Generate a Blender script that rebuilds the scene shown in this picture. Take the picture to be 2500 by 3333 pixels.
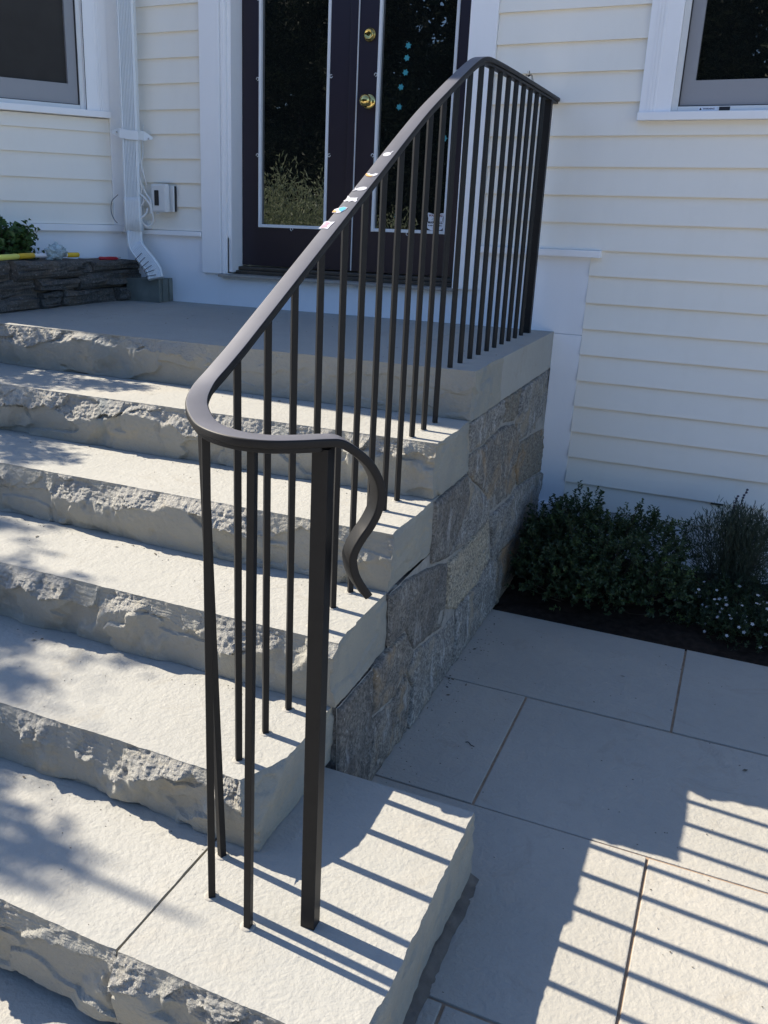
import bpy, bmesh, math, random
import numpy as np
from mathutils import Vector, Matrix
from mathutils.geometry import delaunay_2d_cdt

for o in list(bpy.data.objects): bpy.data.objects.remove(o)
sc = bpy.context.scene
col = sc.collection
random.seed(5); RNG = np.random.default_rng(5)
R = math.radians

# ---------------------------------------------------------------- camera, sky, sun, exposure
cd = bpy.data.cameras.new('camera'); cam = bpy.data.objects.new('camera', cd); col.objects.link(cam)
cam.location = (0.740589, -3.892798, 1.449838)
cam.rotation_euler = (1.25671836, -0.0287546967, 0.436380389)
cd.sensor_fit = 'VERTICAL'; cd.sensor_height = 36.0
cd.lens = 2880.007 / 3333 * 36.0
cd.shift_x = 0.17146 * 1000 / 3333; cd.shift_y = -0.041357 * 1000 / 3333
cd.clip_start = 0.02; cd.clip_end = 500
sc.camera = cam
SUN = Vector((-1.20, 0.105, 1.0)).normalized()          # towards the sun
world = bpy.data.worlds.new('World'); sc.world = world; world.use_nodes = True
wn = world.node_tree.nodes; wl = world.node_tree.links
sky = wn.new('ShaderNodeTexSky'); sky.sky_type = 'NISHITA'; sky.sun_disc = False
sky.sun_elevation = math.asin(SUN.z); sky.sun_rotation = math.atan2(SUN.x, SUN.y) % (2 * math.pi)
sky.air_density = 1.0; sky.dust_density = 0.4; sky.ozone_density = 4.0
tint = wn.new('ShaderNodeMix'); tint.data_type = 'RGBA'; tint.blend_type = 'MULTIPLY'; tint.inputs[0].default_value = 1; tint.inputs[7].default_value = (.95, 1.0, 1.10, 1)
wl.new(sky.outputs[0], tint.inputs[6]); wl.new(tint.outputs[2], wn['Background'].inputs[0]); wn['Background'].inputs[1].default_value = 0.109
sl = bpy.data.lights.new('sun', 'SUN'); sun = bpy.data.objects.new('sun', sl); col.objects.link(sun)
sl.energy = 5.0; sl.angle = R(0.53); sl.color = (1.0, 0.90, 0.745)
sun.rotation_euler = (-SUN).to_track_quat('-Z', 'Y').to_euler(); sun.location = (-8, 1, 9)
sc.view_settings.view_transform = 'Standard'; sc.view_settings.look = 'None'
sc.view_settings.exposure = 1.07; sc.view_settings.gamma = 1.0
sc.view_settings.use_curve_mapping = False
sc.render.resolution_x = 768; sc.render.resolution_y = 1024

# ---------------------------------------------------------------- helpers
def tag(o, label=None, cat=None, group=None, kind=None):
    if label: o['label'] = label
    if cat: o['category'] = cat
    if group: o['group'] = group
    if kind: o['kind'] = kind
    return o
def thing(name, loc, label, cat, group=None):
    o = bpy.data.objects.new(name, None); o.empty_display_size = .05
    col.objects.link(o); o.location = loc
    return tag(o, label, cat, group)
def adopt(o, parent):
    if parent is None: return o
    o.parent = parent
    p = Vector((0, 0, 0)); q = parent
    while q is not None:
        p += q.location; q = q.parent
    o.location = o.location - p
    return o
def mesh_obj(name, verts, faces, mat, parent=None, smooth=False, mats=None, fm=None):
    me = bpy.data.meshes.new(name)
    if isinstance(verts, np.ndarray): verts = verts.tolist()
    if isinstance(faces, np.ndarray): faces = faces.tolist()
    me.from_pydata(verts, [], faces); me.update()
    for m in (mats or [mat]): me.materials.append(m)
    if fm is not None: me.polygons.foreach_set('material_index', np.asarray(fm, dtype=np.int32))
    if smooth: me.polygons.foreach_set('use_smooth', np.ones(len(me.polygons), dtype=bool))
    o = bpy.data.objects.new(name, me); col.objects.link(o)
    return adopt(o, parent)
def bm_obj(name, bm, mat, parent=None, smooth=False, mats=None):
    me = bpy.data.meshes.new(name); bmesh.ops.recalc_face_normals(bm, faces=bm.faces[:]); bm.to_mesh(me); bm.free()
    for m in (mats or [mat]): me.materials.append(m)
    if smooth: me.polygons.foreach_set('use_smooth', np.ones(len(me.polygons), dtype=bool))
    o = bpy.data.objects.new(name, me); col.objects.link(o)
    return adopt(o, parent)
def add_box(bm, x0, x1, y0, y1, z0, z1, M=None, bev=0.0):
    b = bmesh.new()
    vs = [b.verts.new((x, y, z)) for x in (x0, x1) for y in (y0, y1) for z in (z0, z1)]
    for f in ((0,1,3,2),(4,6,7,5),(0,4,5,1),(2,3,7,6),(0,2,6,4),(1,5,7,3)): b.faces.new([vs[i] for i in f])
    if bev: bmesh.ops.bevel(b, geom=b.edges[:], offset=bev, segments=2, affect='EDGES', profile=.6)
    if M is not None: bmesh.ops.transform(b, matrix=M, verts=b.verts[:])
    merge(bm, b)
def merge(bm, b):
    mp = {v: bm.verts.new(v.co) for v in b.verts}
    for f in b.faces:
        nf = bm.faces.new([mp[v] for v in f.verts]); nf.material_index = f.material_index; nf.smooth = f.smooth
    b.free()
def box(name, x0, x1, y0, y1, z0, z1, mat, parent=None, M=None, bev=0.0):
    bm = bmesh.new(); add_box(bm, x0, x1, y0, y1, z0, z1, M, bev)
    return bm_obj(name, bm, mat, parent)
def add_prism(bm, pts, a, b, M=None):
    """pts: 2D outline in local xz; extruded along local y from a to b"""
    t = bmesh.new()
    v0 = [t.verts.new((p[0], a, p[1])) for p in pts]; v1 = [t.verts.new((p[0], b, p[1])) for p in pts]
    t.faces.new(v0); t.faces.new(v1[::-1]); n = len(pts)
    for i in range(n): t.faces.new((v0[i], v0[(i+1) % n], v1[(i+1) % n], v1[i]))
    if M is not None: bmesh.ops.transform(t, matrix=M, verts=t.verts[:])
    merge(bm, t)
def add_lathe(bm, prof, M=None, seg=28):
    """prof: (radius, height) along local z"""
    t = bmesh.new(); rings = []
    for r, h in prof:
        rings.append([t.verts.new((r*math.cos(2*math.pi*i/seg), r*math.sin(2*math.pi*i/seg), h)) for i in range(seg)])
    for a, b in zip(rings, rings[1:]):
        for i in range(seg): t.faces.new((a[i], a[(i+1) % seg], b[(i+1) % seg], b[i]))
    t.faces.new(rings[0][::-1]); t.faces.new(rings[-1])
    for f in t.faces: f.smooth = True
    if M is not None: bmesh.ops.transform(t, matrix=M, verts=t.verts[:])
    merge(bm, t)
def catmull(P, n=8):
    P = [Vector(p) for p in P]; Q = [P[0]*2-P[1]] + P + [P[-1]*2-P[-2]]; out = []
    for i in range(1, len(Q)-2):
        p0, p1, p2, p3 = Q[i-1], Q[i], Q[i+1], Q[i+2]
        for k in range(n):
            t = k/n
            out.append(.5*((2*p1)+(p2-p0)*t+(2*p0-5*p1+4*p2-p3)*t*t+(3*p1-p0-3*p2+p3)*t**3))
    out.append(P[-1]); return out
def add_tube(bm, pts, r, seg=8, taper=None):
    t = bmesh.new(); rings = []; up = Vector((.13, .37, .92)).normalized()
    for i, p in enumerate(pts):
        d = (pts[min(i+1, len(pts)-1)] - pts[max(i-1, 0)]).normalized()
        a = d.cross(up)
        if a.length < 1e-4: a = d.cross(Vector((1, 0, 0)))
        a.normalize(); b = d.cross(a); rr = r if taper is None else r*taper(i/(len(pts)-1))
        rings.append([t.verts.new(p + a*rr*math.cos(2*math.pi*k/seg) + b*rr*math.sin(2*math.pi*k/seg)) for k in range(seg)])
    for a, b in zip(rings, rings[1:]):
        for k in range(seg): t.faces.new((a[k], a[(k+1) % seg], b[(k+1) % seg], b[k]))
    t.faces.new(rings[0][::-1]); t.faces.new(rings[-1])
    for f in t.faces: f.smooth = True
    merge(bm, t)

# ---- value noise
_T = np.random.default_rng(77).random((256, 256))
def vn(x, y, s=0):
    x = np.asarray(x, float) + s*17.31; y = np.asarray(y, float) + s*9.77
    xi = np.floor(x).astype(int); yi = np.floor(y).astype(int); fx = x-xi; fy = y-yi
    fx = fx*fx*(3-2*fx); fy = fy*fy*(3-2*fy)
    g = lambda a, b: _T[a % 256, b % 256]
    return (g(xi,yi)*(1-fx)+g(xi+1,yi)*fx)*(1-fy)+(g(xi,yi+1)*(1-fx)+g(xi+1,yi+1)*fx)*fy
def fbm(x, y, s=0, o=4):
    a = .5; t = 0.; f = 1.
    for i in range(o):
        t = t + a*(vn(np.asarray(x)*f, np.asarray(y)*f, s+i*3)-.5)*2; a *= .5; f *= 2.03
    return t
def sst(a, b, x):
    t = np.clip((x-a)/(b-a+1e-9), 0, 1); return t*t*(3-2*t)

# ---------------------------------------------------------------- materials
def mat(name, base=(.5,.5,.5), rough=.6, metal=0., spec=.5, ior=1.5):
    m = bpy.data.materials.new(name); m.use_nodes = True
    b = m.node_tree.nodes['Principled BSDF']
    b.inputs['Base Color'].default_value = (*base, 1); b.inputs['Roughness'].default_value = rough
    b.inputs['Metallic'].default_value = metal; b.inputs['Specular IOR Level'].default_value = spec
    b.inputs['IOR'].default_value = ior
    return m
class NT:
    def __init__(s, m):
        s.m = m; s.t = m.node_tree; s.b = s.t.nodes['Principled BSDF']
        s.co = s.t.nodes.new('ShaderNodeTexCoord').outputs['Object']
    def n(s, k, **kw):
        q = s.t.nodes.new(k)
        for a, v in kw.items(): setattr(q, a, v)
        return q
    def L(s, a, b): s.t.links.new(a, b)
    def mapping(s, scale, rot=(0,0,0)):
        q = s.n('ShaderNodeMapping'); q.inputs['Scale'].default_value = scale; q.inputs['Rotation'].default_value = rot
        s.L(s.co, q.inputs[0]); return q.outputs[0]
    def noise(s, scale, detail=4, rough=.55, vec=None, dist=0.):
        q = s.n('ShaderNodeTexNoise'); q.inputs['Scale'].default_value = scale; q.inputs['Detail'].default_value = detail
        q.inputs['Roughness'].default_value = rough; q.inputs['Distortion'].default_value = dist
        s.L(vec or s.co, q.inputs['Vector']); return q.outputs['Fac']
    def ramp(s, fac, stops):
        q = s.n('ShaderNodeValToRGB'); e = q.color_ramp.elements
        while len(e) < len(stops): e.new(.5)
        for i, (p, c) in enumerate(stops): e[i].position = p; e[i].color = (*c, 1) if len(c) == 3 else c
        s.L(fac, q.inputs[0]); return q.outputs[0]
    def g(s, fac, a, b): return s.ramp(fac, [(a, (0,0,0)), (b, (1,1,1))])
    def mix(s, fac, a, b, mode='MIX'):
        q = s.n('ShaderNodeMix', data_type='RGBA', blend_type=mode)
        for i, v in ((0, fac), (6, a), (7, b)):
            if hasattr(v, 'links'): s.L(v, q.inputs[i])
            else: q.inputs[i].default_value = v if i == 0 else (*v, 1)
        return q.outputs[2]
    def math(s, op, a, b):
        q = s.n('ShaderNodeMath', operation=op)
        for i, v in enumerate((a, b)):
            if hasattr(v, 'links'): s.L(v, q.inputs[i])
            else: q.inputs[i].default_value = v
        return q.outputs[0]
    def col(s, c): s.L(c, s.b.inputs['Base Color'])
    def bump(s, h, strength, dist):
        q = s.n('ShaderNodeBump'); q.inputs['Strength'].default_value = strength; q.inputs['Distance'].default_value = dist
        s.L(h, q.inputs['Height'])
        old = s.b.inputs['Normal'].links
        if old: s.L(old[0].from_socket, q.inputs['Normal'])
        s.L(q.outputs[0], s.b.inputs['Normal'])

def stone_top(name, c1, c2, speck=.5):
    m = mat(name, rough=.85, spec=.25); t = NT(m)
    big = t.noise(2.6, 5, .6); mid = t.noise(26, 4, .6); fine = t.noise(420, 2, .6)
    c = t.mix(t.g(big, .3, .7), c1, c2)
    c = t.mix(t.math('MULTIPLY', t.g(mid, .45, .75), .25), c, tuple(x*.86 for x in c1))
    c = t.mix(t.math('MULTIPLY', t.g(fine, .62, .74), speck*.5), c, tuple(x*.5 for x in c1))
    stain = t.noise(1.3, 6, .7, dist=.6)
    c = t.mix(t.math('MULTIPLY', t.g(stain, .56, .72), .28), c, (.40,.35,.27))
    oi = t.n('ShaderNodeObjectInfo').outputs['Random']
    c = t.mix(t.math('MULTIPLY', oi, .16), c, tuple(x*y for x, y in zip(c1, (.62,.64,.68))))
    c = t.mix(t.math('MULTIPLY', t.g(t.noise(4.2, 7, .72, dist=1.4), .58, .66), .22), c, (.25,.22,.17))
    t.col(c)
    h = t.math('ADD', t.noise(95, 3, .55), t.math('MULTIPLY', t.noise(33, 3, .5, dist=.4), 1.2))
    t.bump(h, .55, .004); t.bump(t.noise(360, 2, .6), .3, .0012)
    return m
M_top = stone_top('bluestone_thermal', (.345,.340,.310), (.38,.372,.338), .35)
M_pave = stone_top('paving_bluestone', (.350,.340,.305), (.405,.385,.340), .8)
def stone_face(name, c1, c2, c3):
    m = mat(name, rough=.88, spec=.25); t = NT(m)
    a = t.noise(5, 5, .6, dist=.5); b = t.noise(9, 6, .65, dist=1.2, vec=t.mapping((.6, .6, 1.6)))
    c = t.mix(t.g(a, .32, .68), c1, c2)
    c = t.mix(t.math('MULTIPLY', t.g(b, .56, .66), .6), c, c3)
    stain = t.noise(3.1, 4, .55, dist=.9)
    c = t.mix(t.math('MULTIPLY', t.g(stain, .61, .69), .55), c, (.19,.225,.24))
    c = t.mix(t.math('MULTIPLY', t.g(t.noise(180, 3, .6), .56, .72), .22), c, tuple(x*.6 for x in c1))
    t.col(c)
    t.bump(t.noise(70, 5, .65, dist=.3), .8, .007); t.bump(t.noise(240, 3, .6), .5, .002)
    return m
M_face = stone_face('bluestone_split', (.335,.32,.275), (.295,.29,.26), (.36,.315,.235))
M_rough = stone_face('bluestone_broken', (.40,.385,.345), (.33,.325,.30), (.40,.37,.30)); _t = NT(M_rough); _t.bump(_t.noise(120, 5, .7, dist=.5), .9, .010)
M_cut = stone_face('bluestone_sawn', (.325,.312,.262), (.26,.26,.235), (.37,.315,.225))

def granite(name, c1, c2, c3, streak):
    m = mat(name, rough=.85, spec=.3); t = NT(m)
    a = t.noise(14, 5, .65, dist=.6); s = t.noise(9, 4, .6, vec=t.mapping((1, 3.2, .55)))
    g = t.noise(105, 4, .75)
    c = t.mix(t.g(a, .36, .64), c1, c2); c = t.mix(t.g(g, .42, .58), t.mix(.72, c, (.04,.04,.04)), c)
    c = t.mix(t.math('MULTIPLY', t.g(t.noise(6, 4, .6, dist=.8), .52, .66), .65), c, c3)
    c = t.mix(t.math('MULTIPLY', t.g(s, .58, .72), streak), c, (.50,.50,.49))
    c = t.mix(t.math('MULTIPLY', t.g(t.noise(95, 4, .75), .62, .68), .5), c, (.62,.61,.58))
    t.col(c); t.bump(t.noise(55, 6, .7, dist=.4), .85, .007); t.bump(t.noise(210, 3, .6), .5, .0018)
    return m
GR = [granite('granite_grey', (.40,.385,.35), (.23,.22,.20), (.32,.265,.185), .75),
      granite('granite_dark', (.165,.155,.14), (.27,.25,.215), (.15,.13,.11), .4),
      granite('granite_brown', (.29,.245,.18), (.24,.225,.19), (.32,.20,.095), .3),
      granite('granite_tan', (.52,.45,.33), (.43,.38,.29), (.40,.33,.24), .2),
      granite('granite_rust', (.34,.31,.26), (.20,.185,.165), (.33,.235,.135), .6)]
M_wallstone = granite('stacked_stone', (.15,.14,.125), (.10,.10,.095), (.16,.13,.10), .12)
def plain(name, c, var=.12, rough=.6, bump=.0, sc_=6., spec=.5, bs=200):
    m = mat(name, rough=rough, spec=spec); t = NT(m)
    t.col(t.mix(t.g(t.noise(sc_, 5, .6), .3, .7), tuple(x*(1-var) for x in c), tuple(min(1, x*(1+var*.5)) for x in c)))
    if bump: t.bump(t.noise(bs, 3, .6), bump, .002)
    return m
M_mortar = plain('mortar_sand', (.33,.235,.16), .3, .95, .6, 30)
M_mortar_dark = plain('mortar_dark', (.135,.118,.10), .3, .95, .6, 30)
def paint(name, c, rough, dirt=.15):
    m = mat(name, rough=rough); t = NT(m)
    v = t.noise(3.5, 6, .65, vec=t.mapping((2.2, 2.2, .7)))
    k = t.mix(t.math('MULTIPLY', t.g(v, .5, .8), dirt), c, tuple(x*y for x, y in zip(c, (.72,.70,.64))))
    k = t.mix(t.math('MULTIPLY', t.g(t.noise(150, 3, .7), .68, .74), dirt*1.2), k, tuple(x*.62 for x in c))
    t.col(k); t.bump(t.noise(55, 3, .5), .12, .0015); t.bump(t.noise(420, 2, .5), .08, .0006)
    return m
M_white = paint('white_trim_paint', (.90,.905,.91), .42)
M_white_old = paint('white_weathered_paint', (.76,.77,.76), .5, .45)
M_cream = paint('cream_siding_paint', (.868,.835,.752), .55, .14)
M_skirt = paint('white_skirt_paint', (.86,.88,.91), .5, .12)
M_door = paint('dark_plum_paint', (.016,.010,.020), .34, .2)
M_bead = paint('white_glazing_bead', (.72,.75,.77), .5, .5)
M_sash = paint('grey_sash_paint', (.29,.295,.31), .45, .2)
M_vinyl = mat('white_vinyl', (.72,.73,.72), .35)
M_gasket = mat('black_gasket', (.02,.02,.022), .6)
M_iron = mat('dark_bronze_paint', (.028,.025,.0225), .46, 0., .26, 1.45); _t = NT(M_iron)
_t.col(_t.mix(_t.g(_t.noise(40, 4, .6), .4, .7), (.0125,.0125,.0130), (.0095,.0095,.0105)))
_t.bump(_t.noise(500, 2, .5), .10, .0006)
_r = _t.n('ShaderNodeMapRange'); _r.inputs[3].default_value = .42; _r.inputs[4].default_value = .52
_t.L(_t.noise(12, 4, .6), _r.inputs[0]); _t.L(_r.outputs[0], _t.b.inputs['Roughness'])
M_cap = plain('painted_sheen_rail_top', (.125,.125,.142), .14, .5, 0, 9., .6)  # lighter grey on the cap's top faces stands in for its sun sheen
M_brass = mat('polished_brass', (.62,.47,.17), .14, 1.)
M_steel = mat('steel', (.5,.5,.5), .35, 1.)
M_glass = mat('dark_window_glass', (.006,.0075,.007), .0, 0., .5, 2.3)
_t = NT(M_glass); _t.bump(_t.noise(2.2, 2, .5), .05, .01)
M_screen = plain('insect_screen', (.055,.052,.048), .25, .75, .5, 3., .2, 900)
M_sill = plain('weathered_threshold', (.34,.31,.27), .25, .6, .3, 12)
M_thresh = plain('bronze_threshold', (.07,.055,.04), .3, .5, .2, 12)
M_alum = paint('white_gutter_paint', (.78,.82,.84), .38, .2)
M_cable = mat('white_cable', (.78,.77,.74), .5)
M_conc = plain('green_grey_concrete', (.17,.185,.165), .3, .95, .8, 9)
M_soil = plain('dark_soil', (.030,.022,.017), .5, 1., 1., 40, .1, 60)
M_bark = plain('bark', (.09,.07,.05), .35, .95, 1., 25, .2, 60)
M_twig = plain('twig_bark', (.07,.055,.035), .3, .9, .4, 60)

def leafmat(name, c, c2, rough=.45, trans=.25):
    m = mat(name, c, rough, 0., .4); t = NT(m)
    a = t.n('ShaderNodeAttribute', attribute_name='tint'); k = t.mix(a.outputs['Fac'], c, c2)
    k = t.mix(t.math('MULTIPLY', t.g(t.noise(300, 3, .6), .4, .7), .25), k, tuple(x*.6 for x in c)); t.col(k)
    tr = t.n('ShaderNodeBsdfTranslucent'); t.L(t.mix(.4, k, tuple(x*1.3 for x in c2)), tr.inputs[0])
    mx = t.n('ShaderNodeMixShader'); mx.inputs[0].default_value = trans
    out = t.t.nodes['Material Output']; t.L(t.b.outputs[0], mx.inputs[1]); t.L(tr.outputs[0], mx.inputs[2]); t.L(mx.outputs[0], out.inputs[0])
    return m
M_box = leafmat('holly_leaf', (.038,.062,.028), (.11,.165,.05))
M_lav = leafmat('lavender_leaf', (.060,.080,.050), (.10,.12,.08), .6)
M_candy = leafmat('candytuft_leaf', (.030,.050,.024), (.065,.10,.035))
M_petal = mat('white_petal', (.46,.46,.46), .6)
M_plant = leafmat('planter_leaf', (.045,.095,.022), (.09,.17,.05))
M_tree = leafmat('tree_leaf', (.035,.055,.020), (.085,.12,.04))
M_ever = leafmat('evergreen_leaf', (.014,.022,.010), (.024,.036,.014), .6, .1)
M_pale = leafmat('pale_shrub_leaf', (.27,.33,.19), (.42,.45,.30), .6)
M_ground = plain('lawn_ground', (.06,.075,.035), .35, 1., .8, 3., .1, 30)

# ---------------------------------------------------------------- ground and pavement
def gridmesh(x0, x1, y0, y1, nx, ny, hf):
    X, Y = np.meshgrid(np.linspace(x0, x1, nx+1), np.linspace(y0, y1, ny+1), indexing='ij')
    V = np.stack([X, Y, hf(X, Y)], -1).reshape(-1, 3)
    i = np.arange(nx)[:, None]*(ny+1)+np.arange(ny)[None, :]
    F = np.stack([i, i+ny+1, i+ny+2, i+1], -1).reshape(-1, 4)
    return V, F
bm = bmesh.new()
add_box(bm, -250, 250, -250, 250, -.6, -.10)
tag(bm_obj('ground', bm, M_ground), 'green ground spreading away from the house', kind='structure')
bm = bmesh.new(); add_box(bm, -7, 7, -5.2, -.77, -.099, -.0045)
pav = bm_obj('pavement', bm, M_mortar); tag(pav, 'grey bluestone paving with narrow sand joints', kind='structure')
J = [-.763, -1.3589, -1.9639, -2.5787, -3.19, -3.80, -4.41, -5.02]; g = .0042
g = .0034
rows = [[-.19, .7264, 1.64, 2.56, 3.5, 4.4], [-.62, .2907, 1.20, 2.11, 3.0, 3.9], [-.18, .725, 1.64, 2.55, 3.5], [-6.1, -5.2, -4.3, -3.35, -2.45, -1.52, -.62, .415, 1.17, 2.1, 3.0],
        [-6.4, -5.5, -4.6, -3.7, -2.8, -1.9, -1.0, .05, .97, 1.9, 2.8], [-6.1, -5.2, -4.3, -3.35, -2.45, -1.52, -.62, .3, 1.2, 2.1], [-6.4, -5.5, -4.6, -3.7, -2.8, -1.9, -1.0, -.1, .8, 1.7]]
for r in range(7):
    y1, y0 = J[r], J[r+1]
    for a, b in zip(rows[r], rows[r][1:]):
        bmp = bmesh.new(); dz = random.uniform(-.0012, .0012); aa = a
        if r == 2 and a < 0: aa = -.18
        add_box(bmp, aa+g, b-g, y0+g, y1-g, -.04, dz, None, .0022)
        bm_obj('paving_stone', bmp, M_pave, pav)
V, F = gridmesh(-60, 60, -13.5, -5.25, 8, 4, lambda x, y: -.02+0*x)  # unseen pale ground, added to bounce sunlight onto the shaded house front
tag(mesh_obj('bounce_ground', V, F, plain('pale_bounce_ground', (.68,.65,.60), .2, .9, .5, 2.), None), 'pale ground added behind the viewer to bounce sun onto the house', kind='structure')
# lower slabs on which the bottom step stands, left of the picture
V, F = gridmesh(.02, 6.5, -.775, .05, 260, 46, lambda x, y: -.012 + .022*fbm(x*9, y*9, 3, 4) + .03*sst(-.77, -.45, y) + .008*fbm(x*60, y*60, 8, 3))
soil = mesh_obj('garden_soil', V, F, M_soil, None, True); tag(soil, 'dark mulch strip along the foot of the house', kind='structure')

# ---------------------------------------------------------------- stone staircase
YF = dict(L=-1.2145, A=-1.5461, B=-1.8784, C=-2.2066, D=-2.5587, E=-2.9071)
ZT = dict(L=.99, A=.8316, B=.6641, C=.5015, D=.3382, E=.1884)
stairs = thing('stone_staircase', (-1.1, -1.5, 0), 'six stone steps with rock-faced fronts rising to the front doors', 'staircase')
XL = -2.75
def rock_out(S, V, H, seed, amp, low, edge=.0036):
    W = V*H
    S2 = S + .030*fbm(S*9, W*9, seed, 3); W2 = W + .022*fbm(S*10+5, W*10, seed+1, 3)
    cx, cz = .085, .055
    gi = np.floor(S2/cx).astype(int); gj = np.floor(W2/cz).astype(int)
    d1 = np.full(S.shape, 9.); d2 = d1.copy(); f1 = np.zeros(S.shape); f2 = f1.copy()
    rr = np.random.default_rng(seed*31+7); RT = rr.random((64, 64, 6))
    for a in (-1, 0, 1):
        for b in (-1, 0, 1):
            i = gi+a; j = gj+b; q = RT[i % 64, j % 64]
            px = (i+q[..., 0])*cx; pz = (j+q[..., 1])*cz
            d = np.hypot((S2-px)/cx, (W2-pz)/cz)
            f = (q[..., 2]-.5)*1.1 + (S2-px)/cx*(q[..., 3]-.5)*1.3 + (W2-pz)/cz*(q[..., 4]-.25)*.9
            c = d < d1
            d2 = np.where(c, d1, np.minimum(d2, d)); f2 = np.where(c, f1, np.where(d < d2+1e-9, f, f2))
            f1 = np.where(c, f, f1); d1 = np.where(c, d, d1)
    k = sst(0, .025, d2-d1)
    f = f1*(.5+.5*k)+f2*(.5-.5*k)
    z0 = 0*S
    chip = sst(.36, .56, .5*vn(S*3.1, z0, seed+9)+.5*vn(S*8.3+W*5, W*4, seed+8)+.22*fbm(S*19, W*12, seed+10, 3))
    v0 = np.clip(.30+.42*(vn(S*4.6, z0, seed+13)-.35)+.16*fbm(S*17, W*5, seed+14, 3)+.05*fbm(S*60, W*30, seed+15, 2), .14, .92)
    a = amp(S)*(.30+.66*chip)
    p = np.clip(V/v0, 0, 1); ex = .75+.8*vn(S*9, z0, seed+16)
    up = p**ex
    inside = 1-sst(v0-.015, v0+.02, V)
    nl = 5.; lay = up*nl+1.1*fbm(S*13, W*6, seed+18, 3); up = up*.35+.65*np.clip((np.floor(lay)+sst(.25, .75, lay-np.floor(lay)))/nl, 0, 1.05)*sst(0, .1, V)
    lowp = 1-.50*sst(0, 1, np.clip((V-v0)/(1.02-v0), 0, 1))**1.3
    out = a*np.where(V < v0, up, lowp)
    out = out + inside*a*.85*f*sst(0, .10, V)*(.35+.65*p)
    rough = fbm(S*75, W*75, seed+21, 4); rid = .6-np.abs(fbm(S*34, W*34, seed+25, 3))*2.2
    kk = np.clip(a/.03, .12, 1.15)
    out = out + ((.0052*rough + .0042*rid)*(.30+.70*chip)+.0026*fbm(S*170, W*200, seed+27, 2)*(.4+.6*chip))*(.04+.96*inside)*kk*sst(0, .06, V)
    out = out + (1-inside)*(low*fbm(S*3.3, W*8, seed+30, 4)+.0012*rough)
    # shallow conchoidal flakes low on the face
    fl = np.clip(fbm(S*5, W*13+3, seed+33, 3)-.12, 0, 1); out = out - .012*sst(.0, .05, fl)*(1-inside)*np.clip(a/.02, .3, 1)
    out = out + edge*(fbm(S*16, z0, seed+40, 4)+.5*fbm(S*70, z0, seed+41, 2))*(1-sst(0, .25, V)) - edge*.5
    return out, inside*(.25+.75*chip)*np.clip(a/.02, 0, 1)
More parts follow.
